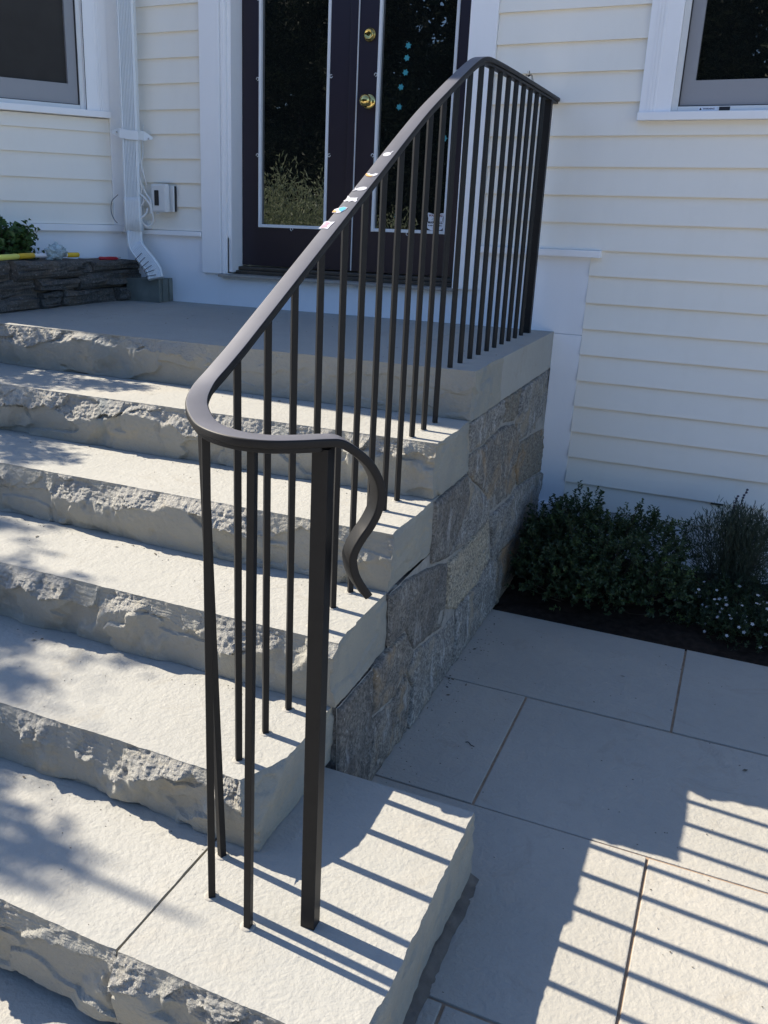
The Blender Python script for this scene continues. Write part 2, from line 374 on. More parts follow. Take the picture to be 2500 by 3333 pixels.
def step_block(name, k, zb, yb, seed, amp, x0=XL, x1=0., low=.004, side_amp=.009, res=.0042, chip=None, ragged=0., label=None):
    yF, zT = YF[k], ZT[k]; H = zT-zb
    nx = int((x1-x0)/res); nv = int(H/(res*.85))
    s = np.linspace(x0, x1, nx+1); v = np.linspace(0, 1, nv+1)**1.12
    S, Vv = np.meshgrid(s, v, indexing='ij')
    out, rgh = rock_out(S, Vv, H, seed, amp, low)
    qm = .25*(rgh[:-1, :-1]+rgh[1:, :-1]+rgh[:-1, 1:]+rgh[1:, 1:]); qm = np.where(qm.reshape(-1) > .38, 3, 1)
    # side relief: outwards along x, function of (y, v)
    ys = np.concatenate([np.linspace(0, 1, 90)]); 
    def side(yy, vv):
        w = vv*H
        o = side_amp*(fbm(yy*6, w*9, seed+50, 5)+.45*fbm(yy*34, w*34, seed+51, 4)-.8*sst(0, .05, fbm(yy*5, w*11, seed+55, 3)-.16)) - .0035*(1-sst(0, .09, vv)) + .0022*fbm(yy*22, 0*yy, seed+52, 3)*(1-sst(0, .2, vv))
        o = np.maximum(o, -.0065)
        if chip is not None: o = o - chip(yy-yF, w)
        return o
    # fade the rock relief and join the side at the corner
    Xs = S + 0*S; t = np.clip((S-(x1-.09))/.09, 0, 1)
    Yf = yF - out
    sc_ = side(np.full(nv+1, yF), v)
    Xs = Xs + t*sc_[None, :]
    Z = zT - Vv*H
    if ragged:
        rg = ragged*(.5+.5*fbm(S*7, 0*S, seed+60, 4)); Z = zT - Vv*(H-rg)
    A = np.stack([Xs, Yf, Z], -1).reshape(-1, 3); n = nv+1
    i = np.arange(nx)[:, None]*n+np.arange(nv)[None, :]
    FA = np.stack([i, i+1, i+n+1, i+n], -1).reshape(-1, 4)
    # side grid
    ny = 110; u = np.linspace(0, 1, ny+1)**1.4
    e = Yf[-1]                                              # corner column
    YS = e[None, :]*(1-u[:, None]) + yb*u[:, None]
    VS = np.repeat(v[None, :], ny+1, 0)
    XS = x1 + side(YS, VS); XS[0] = Xs[-1]
    ZS = np.repeat(Z[-1][None, :], ny+1, 0)
    B = np.stack([XS, YS, ZS], -1).reshape(-1, 3); o1 = len(A)
    j = np.arange(ny)[:, None]*n+np.arange(nv)[None, :]+o1
    FB = np.stack([j, j+1, j+n+1, j+n], -1).reshape(-1, 4)
    # top: front row -> inner line, then one polygon bounded by side row
    T0 = np.stack([Xs[:, 0], Yf[:, 0], Z[:, 0]], -1); o2 = o1+len(B)
    T1 = np.stack([np.minimum(Xs[:, 0], x1-.095), np.full(nx+1, yF+.045), Z[:, 0]], -1)
    P = [A, B, T0, T1]; q = np.arange(nx)
    FT = np.stack([o2+q, o2+q+1, o2+nx+1+q+1, o2+nx+1+q], -1)
    o3 = o2+2*(nx+1)
    SR = np.stack([XS[:, 0], YS[:, 0], ZS[:, 0]], -1); P.append(SR)
    faces = FA.tolist()+FB.tolist()+FT.tolist()
    fm = qm.tolist()+[2]*len(FB)+[0]*len(FT)
    # polygon: inner line from x0 to x1, then along the side edge to the back, then back-left
    bl = o3+ny+1; P.append(np.array([[x0, yb, zT], [x0, yb, zb], [x0, yF+.02, zb], [x1-.012, yb, zb], [x1-.03, yF+.03, zb], [x0, yF, zT]]))
    poly = [o2+nx+1+q_ for q_ in range(nx+1)] + [o3+i_ for i_ in range(0, ny+1)] + [bl]
    faces += [poly, [bl, bl+1, bl+3, o3+ny], [bl+1, bl+2, bl+4, bl+3], [bl+1, bl, bl+5, bl+2]]
    fm += [0, 2, 2, 2]
    V = np.concatenate(P)
    ob = mesh_obj(name, V, faces, None, stairs, True, [M_top, M_face, M_cut, M_rough], fm)
    me = ob.data
    sm = np.ones(len(me.polygons), bool); sm[len(FA)+len(FB):] = False; sm[:len(FA)] = False; me.polygons.foreach_set('use_smooth', sm)
    if label: ob['label'] = label
    return ob
ampL = lambda S: .007+.026*(1-sst(-1.5, -.85, S))
ampA = lambda S: .020+.016*vn(S*3.+4, 0*S, 2)
ampN = lambda S: .026+.016*vn(S*2.6, 0*S, 5)
ampD = lambda S: .030+.016*vn(S*2.6, 0*S, 8)
step_block('step', 'L', ZT['A']+.0015, -.868, 11, ampL, label='topmost step, its front mostly smooth')
step_block('step', 'A', ZT['B']+.0015, YF['L']+.06, 12, ampA)
step_block('step', 'B', ZT['C']+.0015, YF['A']+.06, 13, ampN)
step_block('step', 'C', ZT['D']+.0015, YF['B']+.06, 14, ampN)
def chipD(dy, w): return .050*np.clip(1-(np.maximum(dy, 0)/.115+w/.075), 0, 1)
step_block('step', 'D', ZT['E']+.0015, YF['C']+.06, 15, ampD, chip=chipD, res=.0038)
step_block('step', 'E', .012, YF['D']+.06, 16, ampD, XL, -.1003, res=.0038, ragged=.03, side_amp=.0008, label='bottom step, left slab')
step_block('step', 'E', .012, -2.2411, 17, ampN, -.0985, .366, res=.0036, side_amp=.009, ragged=.03, label='bottom step, right slab running past the stair')
# landing slabs
for (a, b, y0, y1) in ((-.3455, -.001, -.866, -.002), (-1.80, -.3485, -.866, -.002), (-2.9, -1.803, -.866, -.002)):
    bmp = bmesh.new(); add_box(bmp, a, b, y0, y1, ZT['A']+.0015, .9895, None, .002)
    bm_obj('landing_slab', bmp, M_top, stairs, False, [M_top])
# core under the treads, mortar behind the veneer
bm = bmesh.new(); ks = 'LABCD'
back = {'L': .0, 'A': YF['L']+.06, 'B': YF['A']+.06, 'C': YF['B']+.06, 'D': YF['C']+.06}
add_box(bm, XL, -.020, YF['L']+.0605, -.003, -.05, ZT['A']); add_box(bm, XL, -.020, YF['A']+.0605, YF['L']+.0595, -.05, ZT['B'])
add_box(bm, XL, -.020, YF['B']+.0605, YF['A']+.0595, -.05, ZT['C']); add_box(bm, XL, -.020, YF['C']+.0605, YF['B']+.0595, -.05, ZT['D'])
add_box(bm, XL, -.020, -2.235, YF['C']+.0595, -.05, ZT['E'])
add_box(bm, XL, .342, YF['E']+.045, -2.262, -.06, .0118)
bm_obj('mortar', bm, M_mortar_dark, stairs)
V, F = gridmesh(0, 1, -2.92, -2.225, 8, 90, lambda x, y: 0*x)
V[:, 0] = .335+V[:, 0]*(.048+.007*fbm(V[:, 1]*14, 0*V[:, 1], 6, 4)); V[:, 2] = .002+.016*(1-sst(.352, .387, V[:, 0]))+.006*fbm(V[:, 0]*60, V[:, 1]*60, 7, 3)
mesh_obj('mortar', V, F, M_mortar_dark, stairs, True)
jv, jf = [], []
for (ya, yb_, zt_) in ((-2.212, -1.887, .336), (-1.886, -1.557, .500), (-1.556, -1.224, .662), (-1.223, -.004, .829)):
    V, F = gridmesh(ya, yb_, 0, zt_, 40, 40, lambda y, z: -.0075+.022*(1-np.clip(z/.83, 0, 1))+.002*fbm(y*40, z*40, 5, 3))
    jf += (F+len(jv)).tolist(); jv += V[:, [2, 0, 1]].tolist()
mesh_obj('joint_mortar', jv, jf, plain('pale_joint_mortar', (.30,.285,.255), .25, .95, .7, 40), stairs, True)
# veneer stones on the side wall, (y, z) outlines
VS_ = [(0, [(-1.222,.828),(-.79,.828),(-.765,.775),(-.86,.738),(-1.05,.722),(-1.205,.728)]),
 (2, [(-.78,.828),(-.528,.828),(-.562,.735),(-.615,.716),(-.77,.738),(-.757,.775)]),
 (0, [(-.518,.828),(-.005,.826),(-.005,.575),(-.30,.602),(-.502,.612),(-.582,.70),(-.550,.735)]),
 (4, [(-1.205,.720),(-1.05,.713),(-.86,.728),(-.77,.728),(-.62,.706),(-.512,.607),(-.552,.52),(-.515,.437),(-.58,.412),(-.90,.430),(-.965,.522),(-1.21,.655)]),
 (2, [(-.498,.603),(-.30,.593),(-.005,.566),(-.005,.37),(-.49,.430),(-.54,.52)]),
 (0, [(-.005,.362),(-.005,.185),(-.32,.195),(-.83,.225),(-.852,.30),(-.895,.422),(-.58,.403),(-.50,.425)]),
 (1, [(-1.555,.660),(-1.222,.660),(-1.195,.57),(-1.255,.50),(-1.375,.425),(-1.555,.468)]),
 (0, [(-1.215,.648),(-.972,.515),(-.915,.43),(-.955,.412),(-1.20,.412),(-1.365,.426),(-1.25,.49),(-1.188,.565)]),
 (3, [(-1.385,.413),(-1.2,.404),(-.955,.404),(-.905,.415),(-.848,.245),(-.99,.205),(-1.28,.21),(-1.375,.25)]),
 (1, [(-1.885,.498),(-1.76,.498),(-1.56,.460),(-1.392,.415),(-1.383,.25),(-1.40,.20),(-1.53,.225),(-1.68,.245),(-1.76,.345),(-1.885,.35)]),
 (4, [(-1.99,.333),(-1.885,.342),(-1.765,.337),(-1.685,.24),(-1.74,.205),(-1.85,.172),(-1.99,.195)]),
 (1, [(-2.21,.334),(-1.998,.333),(-1.998,.20),(-2.00,.09),(-2.06,.0),(-2.21,.0)]),
 (4, [(-1.99,.187),(-1.855,.163),(-1.745,.195),(-1.70,.13),(-1.72,.0),(-2.05,.0),(-1.992,.09)]),
 (0, [(-1.675,.236),(-1.53,.216),(-1.40,.19),(-1.285,.195),(-1.265,.10),(-1.29,.0),(-1.71,.0),(-1.69,.13),(-1.735,.20)]),
 (0, [(-1.277,.203),(-.99,.197),(-.845,.235),(-.75,.20),(-.74,.0),(-1.28,.0),(-1.256,.10)]),
 (2, [(-.74,.212),(-.32,.187),(-.005,.177),(-.005,.0),(-.73,.0)])]
for si, (mi, poly) in enumerate(VS_):
    P = np.array(poly); ctr = P.mean(0); B = []
    for a, b in zip(P, np.roll(P, -1, 0)):
        L = np.hypot(*(b-a)); n = max(2, int(L/.016))
        for k in range(n):
            q = a+(b-a)*k/n; nrm = np.array([-(b-a)[1], (b-a)[0]])/L
            q = q + nrm*.0055*float(fbm(q[0]*28+si*3, q[1]*28, 60, 3)); B.append(q)
    B = np.array(B); nb = len(B)
    B = ctr+(B-ctr)*(1-.0015/np.maximum(np.hypot(*(B-ctr).T), .02))[:, None]
    gx, gz = np.meshgrid(np.arange(B[:, 0].min(), B[:, 0].max(), .0085), np.arange(B[:, 1].min(), B[:, 1].max(), .0085))
    G = np.stack([gx.ravel(), gz.ravel()], -1)+RNG.normal(0, .002, (gx.size, 2))*.8
    seg = np.roll(B, -1, 0)-B
    def dist(Q):
        d = np.full(len(Q), 9.)
        for k in range(nb):
            t = np.clip(((Q-B[k])@seg[k])/max(seg[k]@seg[k], 1e-9), 0, 1); d = np.minimum(d, np.hypot(*(Q-B[k]-t[:, None]*seg[k]).T))
        return d
    dg = dist(G); G = G[dg > .0045]
    allv = [Vector(p) for p in B]+[Vector(p) for p in G]
    vs, es, fs, *_ = delaunay_2d_cdt(allv, [(k, (k+1) % nb) for k in range(nb)], [], 1, 1e-6)
    Q = np.array([(v.x, v.y) for v in vs]); d = dist(Q)
    x = -.002+.022*(1-np.clip(Q[:, 1]/.83, 0, 1)) + .003*sst(0, .003, d) + (RNG.random()-.5)*.004 + (Q[:, 0]-ctr[0])*RNG.normal(0, .010)+(Q[:, 1]-ctr[1])*RNG.normal(0, .022) + (.006*np.round(2.4*fbm(Q[:, 0]*7, Q[:, 1]*10, 70+si, 3))/2.4+.006*fbm(Q[:, 0]*14, Q[:, 1]*14, 75+si, 4))*sst(0, .008, d) + .0055*fbm(Q[:, 0]*48, Q[:, 1]*48, 71+si, 3)
    vv = np.stack([x, Q[:, 0], Q[:, 1]], -1).tolist(); ff = [list(f) for f in fs]
    cnt = {}
    for f in ff:
        for a, b in zip(f, f[1:]+f[:1]): cnt[(a, b)] = 1
    for (a, b) in list(cnt):
        if (b, a) not in cnt:
            k = len(vv); vv += [[-.03, vv[a][1], vv[a][2]], [-.03, vv[b][1], vv[b][2]]]; ff.append([b, a, k, k+1])
    mesh_obj('stone', vv, ff, GR[mi], stairs, True)

# ---------------------------------------------------------------- house
house = thing('house', (0, .1, 0), 'cream clapboard house with white trim and dark double front doors', 'house')
ZR = lambda k: .3398+.111*k
def clap(x0, x1, z0, M=None, zt=None, yt=-.0055):
    z1 = z0+.113 if zt is None else zt
    pts = [(-.019, z0), (-.001, z0), (-.001, z1), (yt, z1)]        # (y, z)
    b = bmesh.new(); e = .00008
    v = [[b.verts.new((x, y, z)) for y, z in pts] for x in (x0+e, x1-e)]
    b.faces.new(v[0]); b.faces.new(v[1][::-1])
    for i in range(4): b.faces.new((v[0][i], v[0][(i+1) % 4], v[1][(i+1) % 4], v[1][i]))
    if M is not None: bmesh.ops.transform(b, matrix=M, verts=b.verts[:])
    bm_obj('clapboard', b, M_cream, house)
ZTOP = 46
RL = [1.452, 1.564, 1.6754, 1.7880, 1.8975, 2.0131, 2.124, 2.2351, 2.3481] + [2.3481+.111*k for k in range(1, 9)]
RR_ = [.2288, .3398, .4534, .5676, .681, .792, .9036, 1.0116, 1.1192, 1.2295, 1.33, 1.4372, 1.544, 1.6517, 1.768, 1.89, 2.002, 2.1113, 2.2269] + [2.2269+.111*k for k in range(1, 10)]
clap(-2.20, -1.766, 1.3395, None, RL[0]+.002)
for z, zn in zip(RL, RL[1:]): clap(-2.20, -1.766, z, None, zn+.002)
for z, zn in zip(RR_, RR_[1:]):
    if z < 1.3: clap(.1175, 5.2, z, None, zn+.002)
    elif z < 1.34: clap(-.349, 5.2, 1.3308, None, zn+.002)
    elif z < 1.7: clap(-.349, 5.2, z, None, zn+.002)
    elif z < 3.05:
        clap(-.349, .2365, z, None, zn+.002); clap(1.3135, 5.2, z, None, zn+.002)
        if z < 1.8: clap(.2365, 1.3135, z, None, 1.8190, -.019+.0135*(1.819-z)/(zn+.002-z))
    else: clap(-.349, .2165, z, None, zn+.002); clap(1.3335, 5.2, z, None, zn+.002)
for k in range(ZTOP-20):
    z = 3.335+.111*k
    if z < 4.19: clap(-2.20, 5.2, z)
# sheathing
bm = bmesh.new()
add_box(bm, -2.3, -1.632, .0615, .2, .0, 4.3); add_box(bm, -.462, 5.2, .0615, .2, .0, 4.3); add_box(bm, -1.631, -.463, .0615, .2, 3.19, 4.3); add_box(bm, -1.631, -.463, .0615, .2, 0, 1.12)
add_box(bm, -1.70, -.40, .30, .32, .9, 3.4)
bm_obj('wall', bm, M_cream, house)
# skirt boards and water table
bm = bmesh.new(); add_box(bm, -2.25, -1.626, -.010, .06, .95, 1.3145); add_box(bm, -.465, .117, -.010, .06, .9835, 1.3015); add_box(bm, -1.6255, -.4655, -.010, .06, .95, 1.128)
bm_obj('skirt_board', bm, M_skirt, house)
box('corner_board', -.0015, .117, -.011, .06, .229, .9815, M_skirt, house, None, .002)
box('plinth_block', -.0095, .1125, -.030, .059, .155, .2285, M_skirt, house, None, .003)
bm = bmesh.new(); add_box(bm, -2.25, -1.7665, -.034, .059, 1.315, 1.338, None, .002); bm_obj('water_table', bm, M_white, house)
bm = bmesh.new(); add_box(bm, -.349, .159, -.045, .059, 1.302, 1.330, None, .002); bm_obj('water_table', bm, M_white, house)
box('foundation', .118, 5.2, -.004, .059, -.05, .2275, M_skirt, house)
box('weep_vent', .722, .772, -.0225, -.018, .333, .340, M_gasket, house)
# door casing
box('door_casing', -1.765, -1.657, -.028, .06, 1.143, 3.20, M_white, house, None, .002)
bm = bmesh.new(); add_box(bm, -1.6565, -1.626, -.018, .06, 1.1435, 3.20, None, .003); add_box(bm, -1.649, -1.640, -.022, -.016, 1.1435, 3.2); bm_obj('casing_bead', bm, M_white, house)
box('door_casing', -.465, -.35, -.028, .06, 1.143, 3.20, M_white, house, None, .002)
box('door_casing', -1.79, -.325, -.032, .06, 3.2005, 3.33, M_white, house, None, .002)
bm = bmesh.new(); add_box(bm, -1.640, -1.6095, .0005, .16, 1.152, 3.17); add_box(bm, -.4835, -.4655, .0605, .16, 1.152, 3.17); add_box(bm, -1.640, -.4655, .0005, .16, 3.1705, 3.1995); bm_obj('door_jamb', bm, M_white, house)
bm = bmesh.new(); add_box(bm, -1.664, -.44, -.045, .125, 1.1295, 1.1425, None, .003); bm_obj('sill', bm, M_sill, house)
bm = bmesh.new(); add_box(bm, -1.6085, -.484, .035, .2, 1.143, 1.160, None, .002); add_box(bm, -1.6085, -.484, .06, .2, 1.1605, 1.178, None, .004); bm_obj('threshold', bm, M_thresh, house)

def door(x0, x1, gx0, gx1, knob):
    bm = bmesh.new(); y0, y1 = .1, .144; zb, zt = 1.184, 3.165; gz0, gz1 = 1.372, 3.02
    for a in ((x0, gx0, zb, zt), (gx1, x1, zb, zt), (gx0, gx1, zb, gz0), (gx0, gx1, gz1, zt)): add_box(bm, a[0], a[1], y0, y1, a[2], a[3])
    bmesh.ops.remove_doubles(bm, verts=bm.verts[:], dist=1e-5)
    d = bm_obj('door', bm, M_door, house)
    box('glass_pane', gx0-.004, gx1+.004, .112, .118, gz0-.004, gz1+.004, M_glass, d)
    bm = bmesh.new(); w = .0105; yb = .0945
    jit = lambda a, b: None
    add_box(bm, gx0-.003, gx0+w, yb, .1115, gz0-.004, gz1, None, .0015); add_box(bm, gx1-w, gx1+.003, yb, .1115, gz0-.004, gz1, None, .0015)
    add_box(bm, gx0+w+.0005, gx1-w-.0005, yb+.0006, .1115, gz0-.0035, gz0+w, None, .0015); add_box(bm, gx0+w+.0005, gx1-w-.0005, yb+.0006, .1115, gz1-w, gz1, None, .0015)
    bm_obj('glass_bead', bm, M_bead, d)
    def clip(x, z, rot):
        bm = bmesh.new(); Mx = Matrix.Translation((x, .0975, z)) @ Matrix.Rotation(rot, 4, 'Y')
        pts = []
        for i in range(14):
            a = -.5+i*5.4/13; pts.append(Mx @ Vector((.0065*math.cos(a), 0, .0065*math.sin(a))))
        add_tube(bm, pts, .0018, 6); add_box(bm, -.002, .002, -.0025, .002, .005, .014, Mx)
        bm_obj('glass_clip', bm, M_bead, d)
    for z in (2.035, 1.700, 2.37, 2.70):
        clip(gx0-.010, z, R(75)); clip(gx1+.010, z, R(-75))
    clip((gx0+gx1)/2, gz0-.008, 0)
    if knob:
        MY = Matrix.Rotation(R(90), 4, 'X')
        bm = bmesh.new(); T = Matrix.Translation((-.949, .1, 1.925))
        add_lathe(bm, [(.031,0),(.0325,.003),(.030,.007),(.022,.0095),(.013,.011),(.0115,.022),(.013,.028),(.022,.033),(.0265,.043),(.0268,.051),(.0225,.060),(.012,.065),(.004,.0662)], T@MY)
        bm_obj('door_knob', bm, M_brass, d)
        bm = bmesh.new(); T = Matrix.Translation((-.957, .1, 2.196))
        add_lathe(bm, [(.0285,0),(.0295,.003),(.027,.008),(.0235,.010),(.0225,.016),(.019,.019),(.0175,.0192),(.016,.0175),(.008,.0172),(.003,.017)], T@MY)
        bm_obj('deadbolt', bm, M_brass, d)
    return d
door(-1.607, -1.0125, -1.512, -1.150, False)
box('door_seal', -1.0122, -1.0082, .094, .13, 1.186, 3.165, M_bead, house)
door(-1.008, -.486, -.911, -.553, True)
bm = bmesh.new(); add_box(bm, -1.046, -1.013, .0875, .0995, 1.186, 3.165, None, .003); bm_obj('astragal', bm, M_door, house)

# right hand window
def window(M, s, zs, far, parent, screen=False):
    """local x runs along the wall away from the casing edge; s scales nothing, gives depth sign"""
    def b(name, x0, x1, y0, y1, z0, z1, m, par, bev=.0015):
        return box(name, x0, x1, y0, y1, z0, z1, m, par, M, bev)
    x0, x1 = 0., far; zt = 3.09; zb = zs
    w = bmesh.new()
    for a, c in ((0, .116), (far-.116, far)):
        add_box(w, a, c, -.030, .06, zb, zt, M, .0015)
    for a in (.026, .038, .050, far-.036, far-.048, far-.060): add_box(w, a, a+.009, -.0325, -.0295, zb+.0005, zt, M, .0014)
    add_box(w, -.02, far+.02, -.034, .06, zt+.0005, zt+.13, M, .002)
    win = bm_obj('window', w, M_white, parent)
    b('window_sill', -.002, far+.002, -.048, .06, zb-.030, zb-.0005, M_white, win, .002)
    f = bmesh.new(); ix0, ix1 = .1165, far-.1165
    for a, c, e, h in ((ix0, ix0+.022, zb+.0005, zt-.001), (ix1-.022, ix1, zb+.0005, zt-.001), (ix0+.0225, ix1-.0225, zb+.0005, zb+.020), (ix0+.0225, ix1-.0225, zt-.022, zt-.001)): add_box(f, a, c, -.012, .06, e, h, M, .001)
    fr = bm_obj('window_frame', f, M_vinyl, win)
    k = bmesh.new(); add_box(k, ix0+.0225, ix0+.0255, -.004, .05, zb+.021, zt-.023, M); add_box(k, ix0+.026, ix1-.026, -.004, .05, zb+.0205, zb+.0235, M)
    if screen: add_box(k, ix0-.0030, ix0-.0005, -.0312, -.029, zb+.001, zt-.002, M)
    bm_obj('gasket', k, M_gasket, win)
    s_ = bmesh.new(); a0, a1 = ix0+.026, ix1-.026; q = .045; bq = .088
    for a, c, e, h in ((a0, a0+q, zb+.024, zt-.024), (a1-q, a1, zb+.024, zt-.024), (a0+q, a1-q, zb+.0245, zb+.024+bq), (a0+q, a1-q, zt-.07, zt-.0245)): add_box(s_, a, c, .006, .05, e, h, M)
    sa = bm_obj('sash', s_, M_sash, win)
    b('insect_screen' if screen else 'glass_pane', a0+q-.002, a1-q+.002, .026, .030, zb+.02+bq, zt-.069, M_screen if screen else M_glass, win, 0)
    return win
window(Matrix.Translation((.237, 0, 0)), 1, 1.8495, 1.076, house)
# wall beside the doors that turns towards the viewer
a = R(58); c0 = Vector((-2.235, 0, 0))
Mb = Matrix.Translation(c0) @ Matrix(((-math.cos(a), math.sin(a), 0, 0), (-math.sin(a), -math.cos(a), 0, 0), (0, 0, 1, 0), (0, 0, 0, 1)))
# local: x runs left along the wall, y points out of the wall -> flip so that -y is outwards
Mb = Mb @ Matrix.Diagonal((1, -1, 1, 1))
TL = 1.265
clap(.0775, TL-.09, 1.3565, Mb, 1.459)
for z, zn in ((1.457, 1.568), (1.568, 1.682), (1.682, 1.790), (1.790, 1.8525)): clap(.0775, TL-.09, z, Mb, min(zn+.002, 1.8525))
for k in range(11): clap(.0775, TL-.09, 3.225+.098*k, Mb, 3.225+.098*k+.1)
box('corner_board', -.012, .077, -.024, .02, 1.3555, 5.4, M_white, house, Mb, .002)
box('corner_board', TL-.0895, TL+.012, -.024, .02, 1.3555, 5.4, M_white, house, Mb, .002)
box('water_table', -.02, TL+.01, -.034, .02, 1.3225, 1.355, M_white, house, Mb, .002)
box('skirt_board', -.02, TL, -.008, .02, .6, 1.322, M_skirt, house, Mb)
window(Mb @ Matrix.Translation((.078, 0, 0)), 1, 1.8855, 1.09, house, True)
bm = bmesh.new(); add_box(bm, -.05, TL-.02, .0615, .2, 0, 4.3, Mb); 
e = Mb @ Vector((TL, 0, 0))
add_prism(bm, [(e.x-.03, e.y+.005), (-8., e.y+.70), (-8., e.y+1.0), (e.x+.1, e.y+.3)], 0, 4.3, Matrix(((1,0,0,0),(0,0,1,0),(0,1,0,0),(0,0,0,1))))
bm_obj('wall', bm, M_cream, house)
bm = bmesh.new(); add_box(bm, -8.2, 5.4, -.30, .9, 4.302, 4.42)
bm_obj('eave', bm, M_white, house)
bm = bmesh.new(); add_prism(bm, [(-.34, 4.43), (4.6, 6.6), (4.6, 4.43)], -8.2, 5.4, Matrix(((0, 1, 0, 0), (1, 0, 0, 0), (0, 0, 1, 0), (0, 0, 0, 1))))
bm_obj('roof', bm, M_conc, house)

# label on the window track
def text_mesh(name, s, size, M, m, parent, bold=0.):
    c = bpy.data.curves.new(name, 'FONT'); c.body = s; c.size = size; c.extrude = .00012; c.align_x = 'CENTER'; c.align_y = 'CENTER'; c.offset = bold; c.resolution_u = 3
    t = bpy.data.objects.new(name, c); col.objects.link(t)
    me = bpy.data.meshes.new_from_object(t.evaluated_get(bpy.context.evaluated_depsgraph_get()))
    bpy.data.objects.remove(t); me.materials.clear(); me.materials.append(m); me.transform(M)
    o = bpy.data.objects.new(name, me); col.objects.link(o); return adopt(o, parent)
M_ink = mat('black_ink', (.012,.014,.02), .6); M_red = mat('dark_red_ink', (.16,.03,.03), .6); M_navy = mat('navy_ink', (.02,.035,.09), .6)
M_card = mat('white_label', (.74,.76,.80), .5)
RX = Matrix.Rotation(R(90), 4, 'X')
lb = box('warning_label', .449, .517, -.0135, -.0124, 1.8525, 1.8675, M_card); tag(lb, 'small white warning label on the track of the right window', 'label')
text_mesh('lettering', 'WARNING', .0085, Matrix.Translation((.487, -.0137, 1.860)) @ RX, M_navy, lb, .0002)
bm = bmesh.new(); add_prism(bm, [(.4535, 1.856), (.4625, 1.856), (.458, 1.8645)], -.0139, -.0136); bm_obj('warning_triangle', bm, M_ink, lb)
bm = bmesh.new(); add_box(bm, .523, .561, -.0135, -.0124, 1.8535, 1.8665, None, .001)
tag(bm_obj('maker_label', bm, M_ink), 'small black label beside the white one on the window track', 'label')

# stickers on the right hand door
M_teal = mat('teal_sticker', (.035,.27,.33), .5)
desc = ['topmost teal star sticker on the right door glass', 'second teal star from the top on the right door glass', 'third teal star from the top on the right door glass',
        'teal star just above the level of the brass knob', 'teal star just below the level of the brass knob', 'teal star near the right edge of the right door glass', 'lowest teal star, low down on the right door glass']
for i, (x, z) in enumerate([(-.779, 2.147), (-.783, 2.099), (-.786, 2.041), (-.804, 1.983), (-.808, 1.902), (-.588, 1.771), (-.792, 1.441)]):
    pts = []; r0 = random.uniform(0, .4)
    for q in range(12):
        rr = .0145 if q % 2 == 0 else .0092; an = r0+q*math.pi/6; pts.append((x+rr*math.cos(an), z+rr*math.sin(an)))
    bm = bmesh.new(); add_prism(bm, pts, .1105, .1118)
    tag(bm_obj('star_sticker', bm, M_teal), desc[i], 'sticker', 'teal star stickers on the door glass')
pts = [(-.040,.036),(-.030,.0345),(-.012,.030),(0,.029),(.012,.030),(.030,.0345),(.040,.036),(.0385,.025),(.035,.012),(.036,0),(.040,-.012),(.041,-.024),(.035,-.034),(.02,-.0395),(0,-.041),(-.02,-.0395),(-.035,-.034),(-.041,-.024),(-.040,-.012),(-.036,0),(-.035,.012),(-.0385,.025)]
cx, cz = -.606, 1.4235
bm = bmesh.new(); add_prism(bm, [(cx+p*.96, cz+q) for p, q in pts], .1103, .1116)
sg = bm_obj('alarm_sign', bm, M_card); tag(sg, 'white shield shaped alarm warning sign low on the right door glass', 'sign')
for s, sz_, dz, m, bo in (('WARNING', .0135, .0235, M_red, .0004), ('THESE PREMISES', .0052, .012, M_navy, .0), ('PROTECTED BY', .0052, .0055, M_navy, 0), ('MARSHALL', .0145, -.0065, M_ink, .0005), ('ALARM SYSTEMS, INC.', .0069, -.0195, M_ink, .0003), ('24 HOURS', .0055, -.0305, M_navy, 0)):
    text_mesh('lettering', s, sz_, Matrix.Translation((cx, .1100, cz+dz)) @ RX, m, sg, bo)

# ---------------------------------------------------------------- downspout, outlet, cable
ds = thing('downspout', (-2.0, -.1, 1.1), 'fluted white downspout in the house corner ending in a crimped elbow', 'downspout')
def rect_prof(w, d, r=.010, flutes=False):
    P = []
    for cx_, cy_, a0 in ((w-r, d-r, 0), (-w+r, d-r, 90), (-w+r, -d+r, 180), (w-r, -d+r, 270)):
        for k in range(4): an = R(a0+k*30); P.append((cx_+r*math.cos(an), cy_+r*math.sin(an)))
    return P
def sweep(bm, centers, frames, prof, second=()):
    t = bmesh.new(); rings = []
    for c, (u, v) in zip(centers, frames):
        pr = prof(len(rings)) if callable(prof) else prof
        rings.append([t.verts.new(c+u*p[0]+v*p[1]) for p in pr])
    n = len(rings[0])
    for A_, B_ in zip(rings, rings[1:]):
        for k in range(n): t.faces.new((A_[k], A_[(k+1) % n], B_[(k+1) % n], B_[k])).material_index = 1 if k in second else 0
    t.faces.new(rings[0][::-1]); t.faces.new(rings[-1])
    for f in t.faces: f.smooth = len(f.verts) == 4
    merge(bm, t)
hu = Vector((.93, .37, 0)).normalized(); hv = Vector((-hu.y, hu.x, 0)) * -1     # broad side / outwards
hv = Vector((hu.y, -hu.x, 0))
def fl_prof(w, d):
    P = []
    # front (outer) face fluted: v=+d ; go round
    n = 9
    for k in range(n*4+1):
        t = -1+2*k/(n*4); x = t*(w-.006); dp = (-.0085 if k % 4 == 0 else -.0012 if k % 4 in (1, 3) else 0) if 2 < k < n*4-2 else 0
        P.append((x, d+dp))
    P += [(w, d-.006), (w, -d+.005), (w-.005, -d), (-w+.005, -d), (-w, -d+.005), (-w, d-.006)]
    return P
pc = Vector((-2.112, -.105, 0)); W_, D_ = .039, .029
bm = bmesh.new(); sweep(bm, [pc+Vector((0, 0, z)) for z in (1.485, 1.9, 2.3, 2.7, 3.2, 3.7, 4.28)], [(hu, hv)]*7, fl_prof(W_, D_)); 
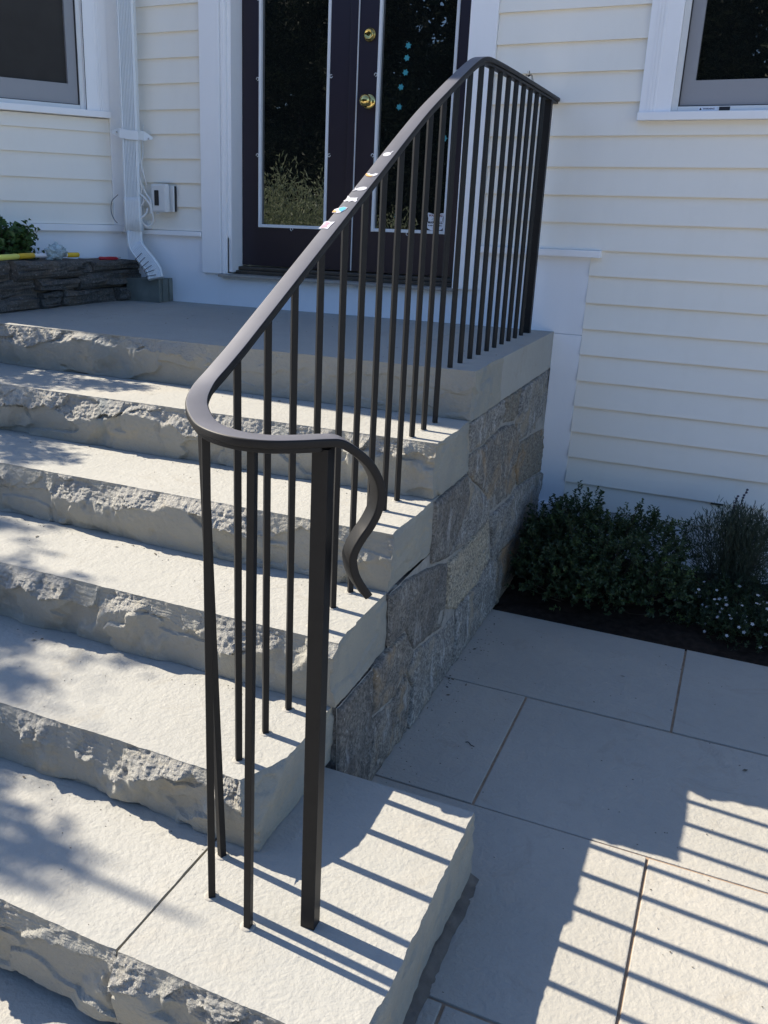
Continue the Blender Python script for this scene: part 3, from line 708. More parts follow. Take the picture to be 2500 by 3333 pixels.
for f in bm.faces: f.smooth = False
bm_obj('pipe', bm, M_alum, ds)
bm = bmesh.new(); zz_ = [1.490, 1.470, 1.40, 1.330]
C = [pc+Vector((0, 0, z)) for z in zz_]
sweep(bm, C, [(hu, hv)]*4, fl_prof(W_+.0022, D_+.0022)); bm_obj('pipe_sleeve', bm, M_alum, ds)
path = [(-2.112,-.105,1.3305),(-2.110,-.107,1.29),(-2.097,-.112,1.255),(-2.052,-.124,1.215),(-2.005,-.136,1.178),(-1.974,-.143,1.145),(-1.962,-.146,1.108)]
C = catmull(path, 8); fr = []
for i in range(len(C)):
    d = (C[min(i+1, len(C)-1)]-C[max(i-1, 0)]).normalized()
    out = Vector((.55, -.83, 0)); side = d.cross(out).normalized(); side = side if side.dot(hu) > 0 else -side
    o2 = side.cross(d).normalized(); o2 = o2 if o2.dot(hv) > 0 else -o2
    fr.append((side, o2))
bm = bmesh.new()
def pe(i): return fl_prof(W_-.001, D_-.001)
sweep(bm, C, fr, pe); bm_obj('elbow', bm, M_alum, ds)
bm = bmesh.new()
for k in (25, 29, 33, 37, 41, 45):
    c, (u, v) = C[k], fr[k]; add_tube(bm, [c-u*.044+v*.010, c-u*.040+v*.028, c-u*.012+v*.0305, c+u*.006+v*.0305], .0016, 5)
bm_obj('crimp', bm, M_gasket, ds)
bm = bmesh.new()
bp = [(-.100,-.026),(-.062,-.020),(-.0495,.028),(-.046,.0345),(.0,.036),(.046,.0345),(.049,.02),(.060,-.026),(.098,-.034)]
t = bmesh.new()
for k, zb_ in ((0, 0),):
    rr = []
    for i, (x, y) in enumerate(bp):
        h = .021 if 0 < i < len(bp)-1 else .006; dz = .012*math.sin(i*1.2)*.3 - .020*(x+.08)/.18
        rr.append([t.verts.new(pc+hu*x+hv*(y+e_)+Vector((0, 0, 1.788+dz+s_*h))) for e_ in (0, .0025) for s_ in (-1, 1)])
    for a_, b_ in zip(rr, rr[1:]):
        for q in ((0,1),(1,3),(3,2),(2,0)): t.faces.new((a_[q[0]], a_[q[1]], b_[q[1]], b_[q[0]]))
    t.faces.new((rr[0][0], rr[0][1], rr[0][3], rr[0][2])); t.faces.new((rr[-1][0], rr[-1][2], rr[-1][3], rr[-1][1]))
merge(bm, t)
bm_obj('bracket', bm, M_alum, ds)
bm = bmesh.new()
for x, y, z in ((-.074, -.014, 1.790), (.080, -.024, 1.764)):
    c = pc+hu*x+hv*y+Vector((0, 0, z)); add_lathe(bm, [(.0045, 0), (.004, .003), (.001, .004)], Matrix.Translation(c) @ Vector((0, 0, 1)).rotation_difference(hv).to_matrix().to_4x4(), 10)
bm_obj('screw', bm, M_steel, ds)

ob = thing('outlet_box', (-1.975, -.02, 1.425), 'white weatherproof outlet box on the siding right of the downspout', 'outlet box')
bm = bmesh.new(); add_box(bm, -2.012, -1.912, -.030, -.020, 1.428, 1.548, None, .002); bm_obj('gasket', bm, M_gasket, ob)
bm = bmesh.new(); add_box(bm, -2.014, -1.917, -.042, -.0305, 1.4265, 1.549, None, .003); bm_obj('base', bm, M_vinyl, ob)
Mo = Matrix.Translation((-2.020, -.050, 1.49)) @ Matrix.Rotation(R(-7), 4, 'Z') @ Matrix.Translation((2.020, .050, -1.49))
bm = bmesh.new(); add_box(bm, -2.022, -1.926, -.079, -.046, 1.4235, 1.557, Mo, .010); bm_obj('cover', bm, M_vinyl, ob)
bm = bmesh.new(); add_box(bm, -1.9965, -1.970, -.0805, -.078, 1.455, 1.5265, Mo, .004); bm_obj('cover_window', bm, M_screen, ob)
bm = bmesh.new(); add_box(bm, -1.999, -1.990, -.07, -.05, 1.414, 1.4245, Mo, .002); bm_obj('latch', bm, M_vinyl, ob)
COILS = [[(-2.087,1.645),(-2.079,1.619),(-2.090,1.572),(-2.085,1.541),(-2.066,1.505),(-2.040,1.482),(-2.031,1.464),(-2.029,1.424),(-2.029,1.384),(-2.045,1.360),(-2.066,1.356),(-2.085,1.375),(-2.098,1.396),(-2.110,1.435),(-2.122,1.467),(-2.108,1.541),(-2.100,1.572),(-2.087,1.632)],
 [(-2.105,1.619),(-2.090,1.580),(-2.081,1.536),(-2.092,1.515),(-2.111,1.472),(-2.122,1.454),(-2.116,1.446)],
 [(-2.070,1.489),(-2.069,1.468),(-2.082,1.452),(-2.102,1.449),(-2.112,1.456)],
 [(-2.071,1.622),(-2.059,1.599),(-2.052,1.568),(-2.051,1.544)],
 [(-2.086,1.507),(-2.060,1.492),(-2.040,1.471),(-2.030,1.440),(-2.033,1.416)],
 [(-2.112,1.391),(-2.091,1.392),(-2.070,1.399),(-2.053,1.421),(-2.048,1.442)]]
bm = bmesh.new()
for i, cpts in enumerate(COILS):
    add_tube(bm, catmull([(x+.012, -.082-.004*i-.008*math.sin(k*1.3), z) for k, (x, z) in enumerate(cpts)], 6), (.0050 if i != 3 else .0030), 6)
add_tube(bm, catmull([(-2.075, -.082, 1.64), (-2.085, -.05, 1.70), (-2.10, -.032, 1.78), (-2.09, -.03, 1.83)], 6), .0034, 6)
cb = bm_obj('cable_coil', bm, M_cable); tag(cb, 'loose coil of white cable hanging behind the downspout', 'cable')
bm = bmesh.new(); add_tube(bm, catmull([(-2.188,-.128,1.500),(-2.213,-.118,1.488),(-2.239,-.112,1.469),(-2.249,-.108,1.437),(-2.242,-.112,1.405),(-2.223,-.118,1.381),(-2.200,-.126,1.366)], 6), .0022, 6)
tag(bm_obj('thin_wire', bm, mat('grey_wire', (.16,.165,.18), .5)), 'thin grey wire looping out left of the downspout', 'cable')
bm = bmesh.new(); add_box(bm, -2.128, -2.066, -.055, -.020, 1.3415, 1.382, None, .003)
tag(bm_obj('junction_box', bm, M_vinyl), 'low white plastic junction box under the coiled cable', 'junction box')
bm = bmesh.new(); add_prism(bm, [(-2.155,.9905),(-2.155,1.098),(-2.10,1.102),(-2.03,1.101),(-1.957,1.105),(-1.955,.9905)], -.131, -.012)
for k in range(2): add_box(bm, -1.9555, -1.950, -.105+.055*k, -.078+.055*k, .991, 1.1035)
cbk = bm_obj('concrete_block', bm, M_conc); tag(cbk, 'mossy grey concrete block under the downspout elbow', 'block')

# ---------------------------------------------------------------- planter of stacked stone
plw = thing('planter_wall', (-2.3, -.8, .99), 'low dry-stacked wall of dark flat stones left of the doors', 'stone wall')
def wall_stone(y0, y1, z0, z1, xf, depth, seed):
    nx, ny, nz = 12, 16, 8; V = []; 
    bm = bmesh.new(); add_box(bm, -1, 1, -1, 1, -1, 1)
    bmesh.ops.subdivide_edges(bm, edges=bm.edges[:], cuts=14, use_grid_fill=True)
    for v in bm.verts:
        p = v.co; ex = [abs(c) for c in p]
        y = (y0+y1)/2+(y1-y0)/2*p.y; z = (z0+z1)/2+(z1-z0)/2*p.z; x = xf-depth/2+depth/2*p.x
        edge = max(0, ex[1]-.9)/.1*.5+max(0, ex[2]-.75)/.25
        n1 = float(fbm(y*8+seed, z*22, seed, 4)); n2 = float(fbm(y*30, z*60+seed, seed+3, 3))
        x += (.022*n1+.009*n2+.006*math.copysign(1, float(fbm(y*3+seed, z*55, seed+5, 2)))-.013*edge)*(1 if p.x > .5 else 0)
        z += .014*float(fbm(y*9, seed*1.3, seed+7, 3))*(1 if ex[2] > .9 else 0)
        v.co = (x, y, z)
    bm_obj('stone', bm, M_wallstone, plw, False)
xw = lambda y: -2.150-.035*(y+.16)/(-.82)
for i, (y0, y1, z0, z1) in enumerate([(-.365,.02,1.142,1.187),(-.88,-.37,1.122,1.199),(-1.45,-.885,1.13,1.206),
        (-.47,.01,1.064,1.138),(-.74,-.475,1.070,1.118),(-1.5,-.745,1.052,1.124),
        (-.20,.01,.991,1.060),(-.58,-.205,.991,1.062),(-.72,-.585,.991,1.064),(-1.3,-.725,.991,1.047)]):
    wall_stone(y0+.003, y1-.003, z0, z1, xw((y0+y1)/2)+random.uniform(-.004, .008), .22, i+3)
box('backing', -2.45, -2.21, -1.45, .0, .991, 1.17, M_mortar_dark, plw)
V, F = gridmesh(-4.2, -2.27, -1.5, -.02, 60, 50, lambda x, y: 1.165+.02*fbm(x*8, y*8, 4, 4))
tag(mesh_obj('planter_soil', V, F, M_soil, None, True), 'dark soil filling the stone planter', kind='structure')

# garden tools and glove on the planter
M_yel = mat('yellow_plastic', (.78,.50,.03), .4); M_lime = mat('pale_yellow_plastic', (.80,.78,.16), .4); M_wpl = mat('white_plastic', (.78,.78,.80), .4); M_redp = mat('red_plastic', (.36,.012,.022), .35)
tl = thing('weeding_tool', (-2.24, -.7, 1.21), 'yellow and white garden tool lying along the planter edge', 'garden tool')
ax = [Vector((-2.190, -1.02, 1.222)), Vector((-2.225, -.80, 1.2225)), Vector((-2.252, -.675, 1.2215)), Vector((-2.238, -.52, 1.2195)), Vector((-2.232, -.475, 1.219)), Vector((-2.222, -.405, 1.2185))]
for i, (nm, m, r) in enumerate((('handle', M_lime, .0125), ('handle', M_yel, .0125), ('shaft', M_wpl, .0095), ('shaft', M_wpl, .0095), ('end_grip', M_yel, .0115))):
    bm = bmesh.new(); p, q = ax[i], ax[i+1]; pts = [p+(q-p)*t_ for t_ in (.004, .05, .5, .95, .996)]
    add_tube(bm, pts, r, 14, lambda t_: .82 if t_ in (0., 1.) else 1.); bm_obj(nm, bm, m, tl)
rd = thing('red_handled_tool', (-2.19, -.25, 1.19), 'thin steel tool with a red handle beside the downspout', 'garden tool')
bm = bmesh.new(); p, q = Vector((-2.186, -.30, 1.2005)), Vector((-2.148, -.20, 1.199)); add_tube(bm, [p+(q-p)*t_ for t_ in (0, .06, .3, .6, .9, 1)], .0085, 12, lambda t_: (.6, 1, .85, 1, .9, .5)[round(t_*5)]); bm_obj('handle', bm, M_redp, rd)
bm = bmesh.new(); add_tube(bm, [Vector((-2.228, -.40, 1.2015)), Vector((-2.186, -.30, 1.2005))], .0022, 8); bm_obj('blade', bm, M_steel, rd)
bm = bmesh.new(); add_tube(bm, [q, q+(q-p)*.12], .006, 8); bm_obj('ferrule', bm, M_steel, rd)
M_glove = plain('pale_blue_cloth', (.42,.52,.55), .45, .9, .6, 45)
bm = bmesh.new(); bmesh.ops.create_icosphere(bm, subdivisions=5, radius=1)
for v in bm.verts:
    p = v.co.normalized(); th = math.atan2(p.z, p.y)
    lob = 1+.45*max(0, math.sin(th*5+.6))*(1-abs(p.x))
    n = float(fbm(p.y*3.1+p.x*2, p.z*3.1-p.x*1.7, 90, 4)); n2 = 1-abs(float(fbm(p.y*6, p.z*6+p.x*4, 94, 3)))*1.6
    r = .034*lob*(1+.45*n)+.010*n2
    v.co = Vector((-2.236, -.545, 1.232))+Vector((p.x*r*.8, p.y*r*1.35, p.z*r*.85))
tag(bm_obj('garden_glove', bm, M_glove, None, True), 'crumpled pale blue garden glove lying on the yellow tool', 'glove')

# ---------------------------------------------------------------- handrail
rail = thing('handrail', (-.09, -1.4, .188), 'dark bronze metal handrail with square balusters and a scrolled lower end', 'handrail')
XR = -.0912
zline = lambda y: 1.218+.525*(y+2.493)
CT = .014
ctrl = [(XR,-.015,1.909),(XR,-.30,1.910),(XR,-.60,1.910),(XR,-.85,1.909),(XR,-1.00,1.906),(XR,-1.07,1.9015),(XR,-1.13,1.889),(XR,-1.20,1.864),(XR,-1.30,1.822),(XR,-1.42,1.7695),(XR,-1.60,zline(-1.60)),(XR,-1.9,zline(-1.9)),(XR,-2.15,zline(-2.15)),(XR,-2.33,zline(-2.33)),(XR,-2.44,zline(-2.44)),
        (XR,-2.50,1.2145),(XR,-2.56,1.1855),(-.0895,-2.615,1.1605),(-.0685,-2.668,1.1430),(-.0230,-2.7195,1.1305),(.017,-2.746,1.1262),(.068,-2.7595,1.1245),(.115,-2.752,1.1238),(.152,-2.726,1.1233),(.180,-2.6985,1.1228)]
P0 = Vector((.180, -2.6985, 0)); HD = R(44); dd = Vector((math.cos(HD), math.sin(HD), 0))
tail = [(.024,1.1205),(.045,1.1085),(.066,1.092),(.082,1.072),(.0925,1.049),(.0945,1.026),(.090,1.003),(.079,.981),(.066,.9625),(.0555,.944),(.051,.926),(.0555,.902),(.066,.881),(.081,.859)]
main = catmull([Vector(c)-Vector((0, 0, CT/2)) for c in ctrl], 8)
full = catmull([Vector(c)-Vector((0, 0, CT/2)) for c in ctrl] + [P0+dd*s+Vector((0, 0, z-CT/2)) for s, z in tail], 8)
def frames(pts, nmain):
    fr = []
    for i, p in enumerate(pts):
        d = (pts[min(i+1, len(pts)-1)]-pts[max(i-1, 0)]).normalized()
        if i >= nmain-3: h = HD
        else: h = math.atan2(d.y, d.x)
        if i > nmain-14 and i < nmain-3: 
            k = (i-(nmain-14))/11; h = h*(1-k)+HD*k
        w = Vector((math.sin(h), -math.cos(h), 0)); n = w.cross(d).normalized(); w = d.cross(n).normalized()
        fr.append((w, n))
    return fr
def rr_prof(w, t, r):
    P = []
    for cx_, cy_, a0 in ((w/2-r, t/2-r, 0), (-w/2+r, t/2-r, 90), (-w/2+r, -t/2+r, 180), (w/2-r, -t/2+r, 270)):
        for k in range(5): an = R(a0+k*22.5); P.append((cx_+r*math.cos(an), cy_+r*math.sin(an)))
    return P
fr = frames(full, len(main)); bm = bmesh.new(); N_ = len(full)
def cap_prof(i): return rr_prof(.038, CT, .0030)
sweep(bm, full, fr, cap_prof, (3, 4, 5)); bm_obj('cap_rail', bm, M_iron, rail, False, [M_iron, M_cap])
fm_ = fr[:len(main)]; bm = bmesh.new()
cut = len(main)-1
sweep(bm, [p-n*.0112 for p, (w, n) in zip(main[:cut], fm_[:cut])], fm_[:cut], rr_prof(.025, .008, .001)); bm_obj('channel', bm, M_iron, rail)
def railz(y):                                     # underside of the channel on the straight run
    b = None
    for p, q in zip(main, main[1:]):
        if q.y <= y <= p.y: return p.z+(q.z-p.z)*(y-p.y)/(q.y-p.y+1e-9)-.011
    return 1.2
def bar(name, base, top, s, rot, M=M_iron):
    bm = bmesh.new(); h = s/2; c, sn = math.cos(rot), math.sin(rot); r = .0011
    prof = rr_prof(s, s, r)
    sweep(bm, [Vector(base), Vector(top)], [(Vector((c, sn, 0)), Vector((-sn, c, 0)))]*2, prof)
    bmesh.ops.recalc_face_normals(bm, faces=bm.faces[:])
    for f in bm.faces: f.smooth = False
    return bm_obj(name, bm, M, rail)
BY = [-.2353,-.339,-.4434,-.5465,-.6531,-.7575,-.8641,-.969,-1.0784,-1.186,-1.3029,-1.4089,-1.5122,-1.6099,-1.7111,-1.817,-1.9271,-2.0351,-2.153,-2.2718,-2.3825,-2.4985]
def tz(y):
    for k in 'LABCD':
        if y > YF[k]: return ZT[k]
    return ZT['E']
bases = []
for y in BY:
    bar('baluster', (XR, y, tz(y)-.004), (XR, y, railz(y)+.002), .0134, R(42)); bases.append((XR, y, tz(y)))
for (x, y, x2, y2, z2, rot) in ((-.0635,-2.613,-.079,-2.638,1.138,-.45), (-.0212,-2.7185,-.0180,-2.720,1.110,-.95), (.079,-2.7525,.085,-2.749,1.104,.05)):
    bar('baluster', (x, y, ZT['E']-.004), (x2, y2, z2+.003), .0135, rot); bases.append((x, y, ZT['E']))
bar('newel_post', (.178, -2.6945, ZT['E']-.004), (.1795, -2.6945, 1.104), .0275, .03)
bar('wall_post', (XR, -.128, .987), (XR, -.128, 1.898), .027, 0)

M_grout = plain('pale_grout', (.34,.325,.29), .2, .95, .5, 60)
for i, (x, y, z) in enumerate(bases):
    if i < 10: continue
    bm = bmesh.new(); add_lathe(bm, [(.0155, -.003), (.0145, .0012), (.0105, .0022), (.002, .0022)], Matrix.Translation((x+.0012*math.sin(i), y, z)), 14)
    bm_obj('grout_ring', bm, M_grout, rail)
# stickers along the rail
M_st = {k: mat('sticker_'+k, c, .5) for k, c in dict(white=(.62,.61,.63), orange=(.85,.42,.13), blue=(.10,.42,.66), pink=(.80,.33,.38)).items()}
tn = Vector((0, -.525, 1)).normalized(); tt = Vector((0, 1, .525)).normalized(); tx = Vector((1, 0, 0))
def sticker(y, x, shapes, label):
    o = Vector((x, y, zline(y)))
    rt = thing('sticker', o, label, 'sticker', 'small stickers stuck along the handrail')
    for i, (nm, m, pts) in enumerate(shapes):
        bm = bmesh.new(); e0, e1 = .0014+.0005*i, .0018+.0005*i
        v0 = [bm.verts.new(o+tx*p[0]+tt*p[1]+tn*e0) for p in pts]; v1 = [bm.verts.new(o+tx*p[0]+tt*p[1]+tn*e1) for p in pts]
        bm.faces.new(v1); bm.faces.new(v0[::-1])
        for k in range(len(pts)): bm.faces.new((v0[k], v0[(k+1) % len(pts)], v1[(k+1) % len(pts)], v1[k]))
        bm_obj(nm, bm, M_st[m], rt)
el = lambda a, b, cx=0, cy=0, n=16, f=0.: [(cx+a*math.cos(2*math.pi*k/n)*math.cos(f)-b*math.sin(2*math.pi*k/n)*math.sin(f), cy+a*math.cos(2*math.pi*k/n)*math.sin(f)+b*math.sin(2*math.pi*k/n)*math.cos(f)) for k in range(n)]
sticker(-1.799, -.094, [('blob', 'white', el(.0098, .0105)), ('stalk', 'white', [(.006,.006),(.009,.017),(.011,.016),(.009,.006)])], 'white round fruit sticker, highest of the stickers on the handrail')
arc = [(.0145*math.cos(R(t)), .013*math.sin(R(t))) for t in range(170, 371, 20)]; arci = [(.006*math.cos(R(t)), .004*math.sin(R(t))+.002) for t in range(370, 169, -20)]
arc2 = [(.0150*math.cos(R(t)), .0136*math.sin(R(t))) for t in range(175, 301, 18)]; arc2i = [(.0105*math.cos(R(t)), .009*math.sin(R(t))) for t in range(300, 174, -18)]
sticker(-1.891, -.092, [('crescent', 'white', arc+arci), ('band', 'orange', arc2+arc2i)], 'orange and white crescent sticker on the handrail')
sticker(-1.957, -.091, [('body', 'white', el(.0125, .0088, .002, .001, 16, .35)), ('tail', 'white', [(-.008,-.002),(-.0155,.004),(-.0115,-.0035),(-.0165,-.0115),(-.007,-.007)])], 'white fish shaped sticker on the handrail')
sticker(-2.001, -.093, [('body', 'white', [(-.014,.010),(-.016,.016),(-.011,.013),(-.007,.007),(.006,.007),(.012,.009),(.012,.001),(.016,-.006),(.014,-.012),(.008,-.008),(.004,-.006),(-.001,-.012),(-.006,-.008),(-.012,-.012),(-.016,-.008),(-.012,-.002)])], 'white four-legged animal sticker on the handrail')
sticker(-2.045, -.099, [('backing', 'white', [(-.015,-.013),(-.005,-.015),(.004,-.012),(.012,.002),(.012,.012),(.002,.014),(-.008,.008),(-.015,.002)]), ('body', 'blue', [(-.003,-.002),(.005,-.009),(.0105,.003),(.010,.0105),(.002,.012),(-.006,.006)]), ('fin', 'orange', [(-.0145,-.012),(-.006,-.0135),(-.008,-.006),(-.013,-.004)])], 'blue and white sticker with an orange corner on the handrail')
sticker(-2.104, -.103, [('backing', 'white', [(-.012,-.018),(.000,-.016),(.010,-.018),(.010,-.004),(.013,.014),(.004,.012),(-.004,.016),(-.011,.012),(-.010,-.002)]), ('print', 'pink', [(-.009,-.014),(-.002,-.013),(.004,-.009),(.001,-.002),(.005,.006),(-.001,.011),(-.007,.010),(-.005,.003),(-.008,-.004)])], 'pink and white square sticker, lowest on the handrail')
# wasp on the upper rail
wp = thing('wasp', (XR, -.509, 1.910), 'dark long-legged wasp perched on the upper handrail', 'insect')
bm = bmesh.new(); O = Vector((XR+.004, -.505, 1.9225))
add_tube(bm, [O+Vector((.0, t_*.026-.012, .006*t_)) for t_ in (0, .2, .4, .47, .55, .8, 1.)], .0032, 8, lambda t_: (.3, 1, .8, .25, .9, 1., .5)[round(t_*6)]); bm_obj('body', bm, M_ink, wp)
bm = bmesh.new()
for s in (-1, 1):
    for k in (-1, 0, 1):
        add_tube(bm, [O+Vector((0, .002+.003*k, .002)), O+Vector((s*.009, .002+.008*k, .006)), O+Vector((s*.014, .002+.013*k, -.0125))], .0006, 5)
    add_tube(bm, [O+Vector((0, .012, .006)), O+Vector((s*.004, .020, .012))], .0004, 5)
bm_obj('legs', bm, M_ink, wp)
bm = bmesh.new()
for s in (-1, 1):
    v = [bm.verts.new(O+Vector(p)) for p in ((s*.001,.004,.005),(s*.004,-.004,.012),(s*.005,-.016,.018),(s*.002,-.014,.014))]; bm.faces.new(v)
bm_obj('wings', bm, mat('smoky_wing', (.05,.045,.04), .3), wp)

# ---------------------------------------------------------------- plants
def leaves(C, D, U, L, W, fold=.25):
    """C base points, D direction, U approx up, arrays (n,3); L,W sizes (n,)"""
    n = len(C); D = D/np.linalg.norm(D, axis=1)[:, None]
    S = np.cross(D, U); S /= np.linalg.norm(S, axis=1)[:, None]+1e-9; Nn = np.cross(S, D)
    L = L[:, None]; W = W[:, None]
    b = C; tip = C+D*L - Nn*L*.12; mid = C+D*L*.5
    l = mid+S*W*.5+Nn*W*fold; r = mid-S*W*.5+Nn*W*fold
    V = np.stack([b, l, tip, r], 1).reshape(-1, 3); i = np.arange(n)*4
    F = np.concatenate([np.stack([i, i+2, i+1], -1), np.stack([i, i+3, i+2], -1)], 1).reshape(-1, 3)
    return V, F
def leaf_obj(name, V, F, m, parent, tint):
    o = mesh_obj(name, V, F, m, parent, False)
    a = o.data.attributes.new('tint', 'FLOAT', 'POINT'); a.data.foreach_set('value', np.repeat(tint, 4).astype(np.float32)); return o
def unit(n): v = RNG.normal(size=(n, 3)); return v/np.linalg.norm(v, axis=1)[:, None]
def whorls(tips, dirs, per, L, W, spread, tint):
    n = len(tips); C = np.repeat(tips, per, 0); D = np.repeat(dirs, per, 0)
    k = np.tile(np.linspace(-1, 0, per), n)[:, None]
    C = C + D*k*L*2.4
    rd = unit(n*per); rd -= D*np.sum(rd*D, 1)[:, None]; rd /= np.linalg.norm(rd, axis=1)[:, None]
    q = D*(1-spread)+rd*spread + np.array([0, 0, .15])
    s = RNG.uniform(.7, 1.25, n*per)
    V, F = leaves(C, q, D+unit(n*per)*.5, L*s, W*s)
    t = np.clip(np.repeat(tint, per)+RNG.normal(0, .10, n*per), 0, 1)
    return V, F, t
def join(parts):
    Vs, Fs, Ts, o = [], [], [], 0
    for V, F, t in parts: Vs.append(V); Fs.append(F+o); Ts.append(t); o += len(V)
    return np.concatenate(Vs), np.concatenate(Fs), np.concatenate(Ts)
def mound(blobs, n, jitter=.12):
    """tips on the shell of several ellipsoids"""
    w = np.array([b[3]*b[4] for b in blobs]); w = w/w.sum(); T = []; D = []
    for b, k in zip(blobs, (w*n).astype(int)):
        u = unit(k); u[:, 2] = np.where(u[:, 2] < -.35, -u[:, 2], u[:, 2]); r = RNG.uniform(.62, 1.0, k)**.6*(1+RNG.normal(0, jitter, k))
        T.append(np.array(b[:3])+u*r[:, None]*np.array([b[3], b[4], b[5]])); d = u*np.array([1/b[3], 1/b[4], 1/b[5]]); d /= np.linalg.norm(d, axis=1)[:, None]
        D.append(d+unit(k)*.45+np.array([0, 0, .25]))
    T = np.concatenate(T); D = np.concatenate(D); D /= np.linalg.norm(D, axis=1)[:, None]; return T, D
def twigs(name, root, T, D, nt, parent, r=.0035, m=None):
    bm = bmesh.new()
    for i in RNG.choice(len(T), min(nt, len(T)), False):
        p = Vector(T[i]); q = Vector(root)+Vector(((p.x-root[0])*.25, (p.y-root[1])*.25, 0)); mid = (p+q)/2+Vector((0, 0, -.02))
        add_tube(bm, catmull([q, mid, p], 3), r, 4, lambda t_: 1-.75*t_)
    return bm_obj(name, bm, m or M_twig, parent)
# broad shrub by the steps
sh = thing('holly_shrub', (.38, -.42, 0), 'broad dark green small-leaved shrub against the stair wall', 'shrub')
T, D = mound([(.20,-.30,.12,.20,.25,.24),(.34,-.42,.13,.24,.30,.22),(.52,-.38,.13,.20,.26,.23),(.22,-.56,.10,.19,.17,.17),(.36,-.62,.08,.17,.13,.13),(.12,-.42,.12,.12,.22,.20),(.60,-.52,.10,.14,.16,.16)], 2000)
T[:, 0] = np.maximum(T[:, 0], .035); T[:, 1] = np.minimum(T[:, 1], -.045); k = T[:, 2] > .015; T, D = T[k], D[k]
ex = []; exd = []
for (x, y, z0, z1) in ((.215,-.30,.30,.425),(.27,-.33,.32,.405),(.30,-.28,.33,.40),(.47,-.35,.33,.395),(.53,-.36,.33,.385),(.60,-.40,.28,.365),(.17,-.36,.27,.375),(.66,-.42,.22,.33)):
    for q in np.linspace(0, 1, 7): ex.append((x+RNG.normal(0, .008), y+RNG.normal(0, .008), z0+(z1-z0)*q)); exd.append((RNG.normal(0, .35), RNG.normal(0, .35), 1))
T = np.concatenate([T, ex]); D = np.concatenate([D, exd]); D /= np.linalg.norm(D, axis=1)[:, None]
ti = np.clip(RNG.normal(.10, .12, len(T)), 0, 1); ti[RNG.random(len(T)) < .06] = .85
V, F, t = whorls(T, D, 11, .0155, .0095, .62, ti); leaf_obj('foliage', V, F, M_box, sh, t); twigs('stems', (.36, -.42, .0), T, D, 170, sh)
# lavender
lv = thing('lavender', (.84, -.30, 0), 'grey-green needle-leaved lavender beside the holly shrub', 'plant')
P, Q = [], []
for s in range(420):
    u = RNG.normal(0, 1, 2)*np.array([.50, .36]); an = math.atan2(u[1], u[0]); r = min(np.hypot(*u), 1.1)
    tip = np.array([.84+.175*r*math.cos(an), -.28+.17*r*math.sin(an), .255+.13*(1-r*r*.62)+RNG.normal(0, .02)]); base = np.array([.84+.05*r*math.cos(an), -.30+.05*r*math.sin(an), .02])
    d = tip-base
    for q in np.linspace(.30, 1, 22):
        P.append(base+d*q+RNG.normal(0, .003, 3)); z = d/np.linalg.norm(d); rr = RNG.normal(size=3); rr -= z*(rr@z); Q.append(z*1.0+rr/np.linalg.norm(rr)*.55)
P = np.array(P); Q = np.array(Q); P[:, 1] = np.minimum(P[:, 1], -.03)
V, F = leaves(P, Q, unit(len(P)), RNG.uniform(.016, .032, len(P)), np.full(len(P), .0030)); leaf_obj('foliage', V, F, M_lav, lv, np.clip(RNG.normal(.4, .25, len(P)), 0, 1))
bm = bmesh.new()
for (bx, by, tx_, ty, z0, z1) in ((.80,-.22,.815,-.18,.30,.425),(.81,-.22,.845,-.17,.30,.455),(.95,-.20,.99,-.15,.22,.35),(.93,-.24,.955,-.2,.25,.33)):
    p, q = Vector((bx, by, z0)), Vector((tx_, ty, z1)); add_tube(bm, [p, (p+q)/2, q], .0013, 5)
    for h in np.linspace(.45, 1, 9):
        c = p+(q-p)*h; add_lathe(bm, [(.0015, -.004), (.0048, -.002), (.0045, .003), (.001, .005)], Matrix.Translation(c+Vector((RNG.normal(0,.002), RNG.normal(0,.002), 0))), 6)
bm_obj('flower_spikes', bm, plain('lavender_spike', (.055,.05,.075), .4, .8), lv)
twigs('stems', (.84, -.30, .0), np.array(P[::60]), np.array(Q[::60]), 60, lv, .0025)
# candytuft
cy = thing('candytuft', (.93, -.56, 0), 'low green plant with small white flowers at the bed edge', 'plant')
T, D = mound([(.93,-.56,.04,.17,.15,.10),(1.05,-.50,.04,.16,.18,.11),(.84,-.42,.05,.14,.14,.13),(1.0,-.36,.05,.16,.14,.17),(.74,-.47,.04,.13,.14,.11),(.80,-.58,.03,.13,.10,.08)], 1250); k = T[:, 2] > .01; T, D = T[k], D[k]
V, F, t = whorls(T, D, 9, .016, .0048, .6, np.clip(RNG.normal(.3, .25, len(T)), 0, 1)); leaf_obj('foliage', V, F, M_candy, cy, t)
fl = bpy.data.meshes.new('flower'); fv = []; ff = []
for k in range(5):
    an = k*2*math.pi/5; d1 = Vector((math.cos(an), math.sin(an), 0)); d2 = Vector((-d1.y, d1.x, 0)); n = len(fv)
    fv += [(0, 0, 0), tuple(d1*.66+d2*.40+Vector((0, 0, .16))), tuple(d1*1.15+Vector((0, 0, .05))), tuple(d1*.66-d2*.40+Vector((0, 0, .16)))]; ff.append((n, n+1, n+2, n+3))
fl.from_pydata(fv, [], ff); fl.materials.append(M_petal)
cand = [i for i in range(len(T)) if T[i, 2] > .03 and T[i, 1] < -.45 and D[i, 1] < .25]
for i in RNG.choice(cand, min(70, len(cand)), False):
    o = bpy.data.objects.new('flower', fl); col.objects.link(o); o.parent = cy
    n = (Vector(D[i])+Vector((0, -.35, .5))).normalized(); s_ = RNG.uniform(.0045, .0072)
    o.location = Vector(T[i])+Vector(D[i])*.016-cy.location; o.scale = (s_, s_, s_)
    o.rotation_mode = 'QUATERNION'; o.rotation_quaternion = Vector((0, 0, 1)).rotation_difference(n)
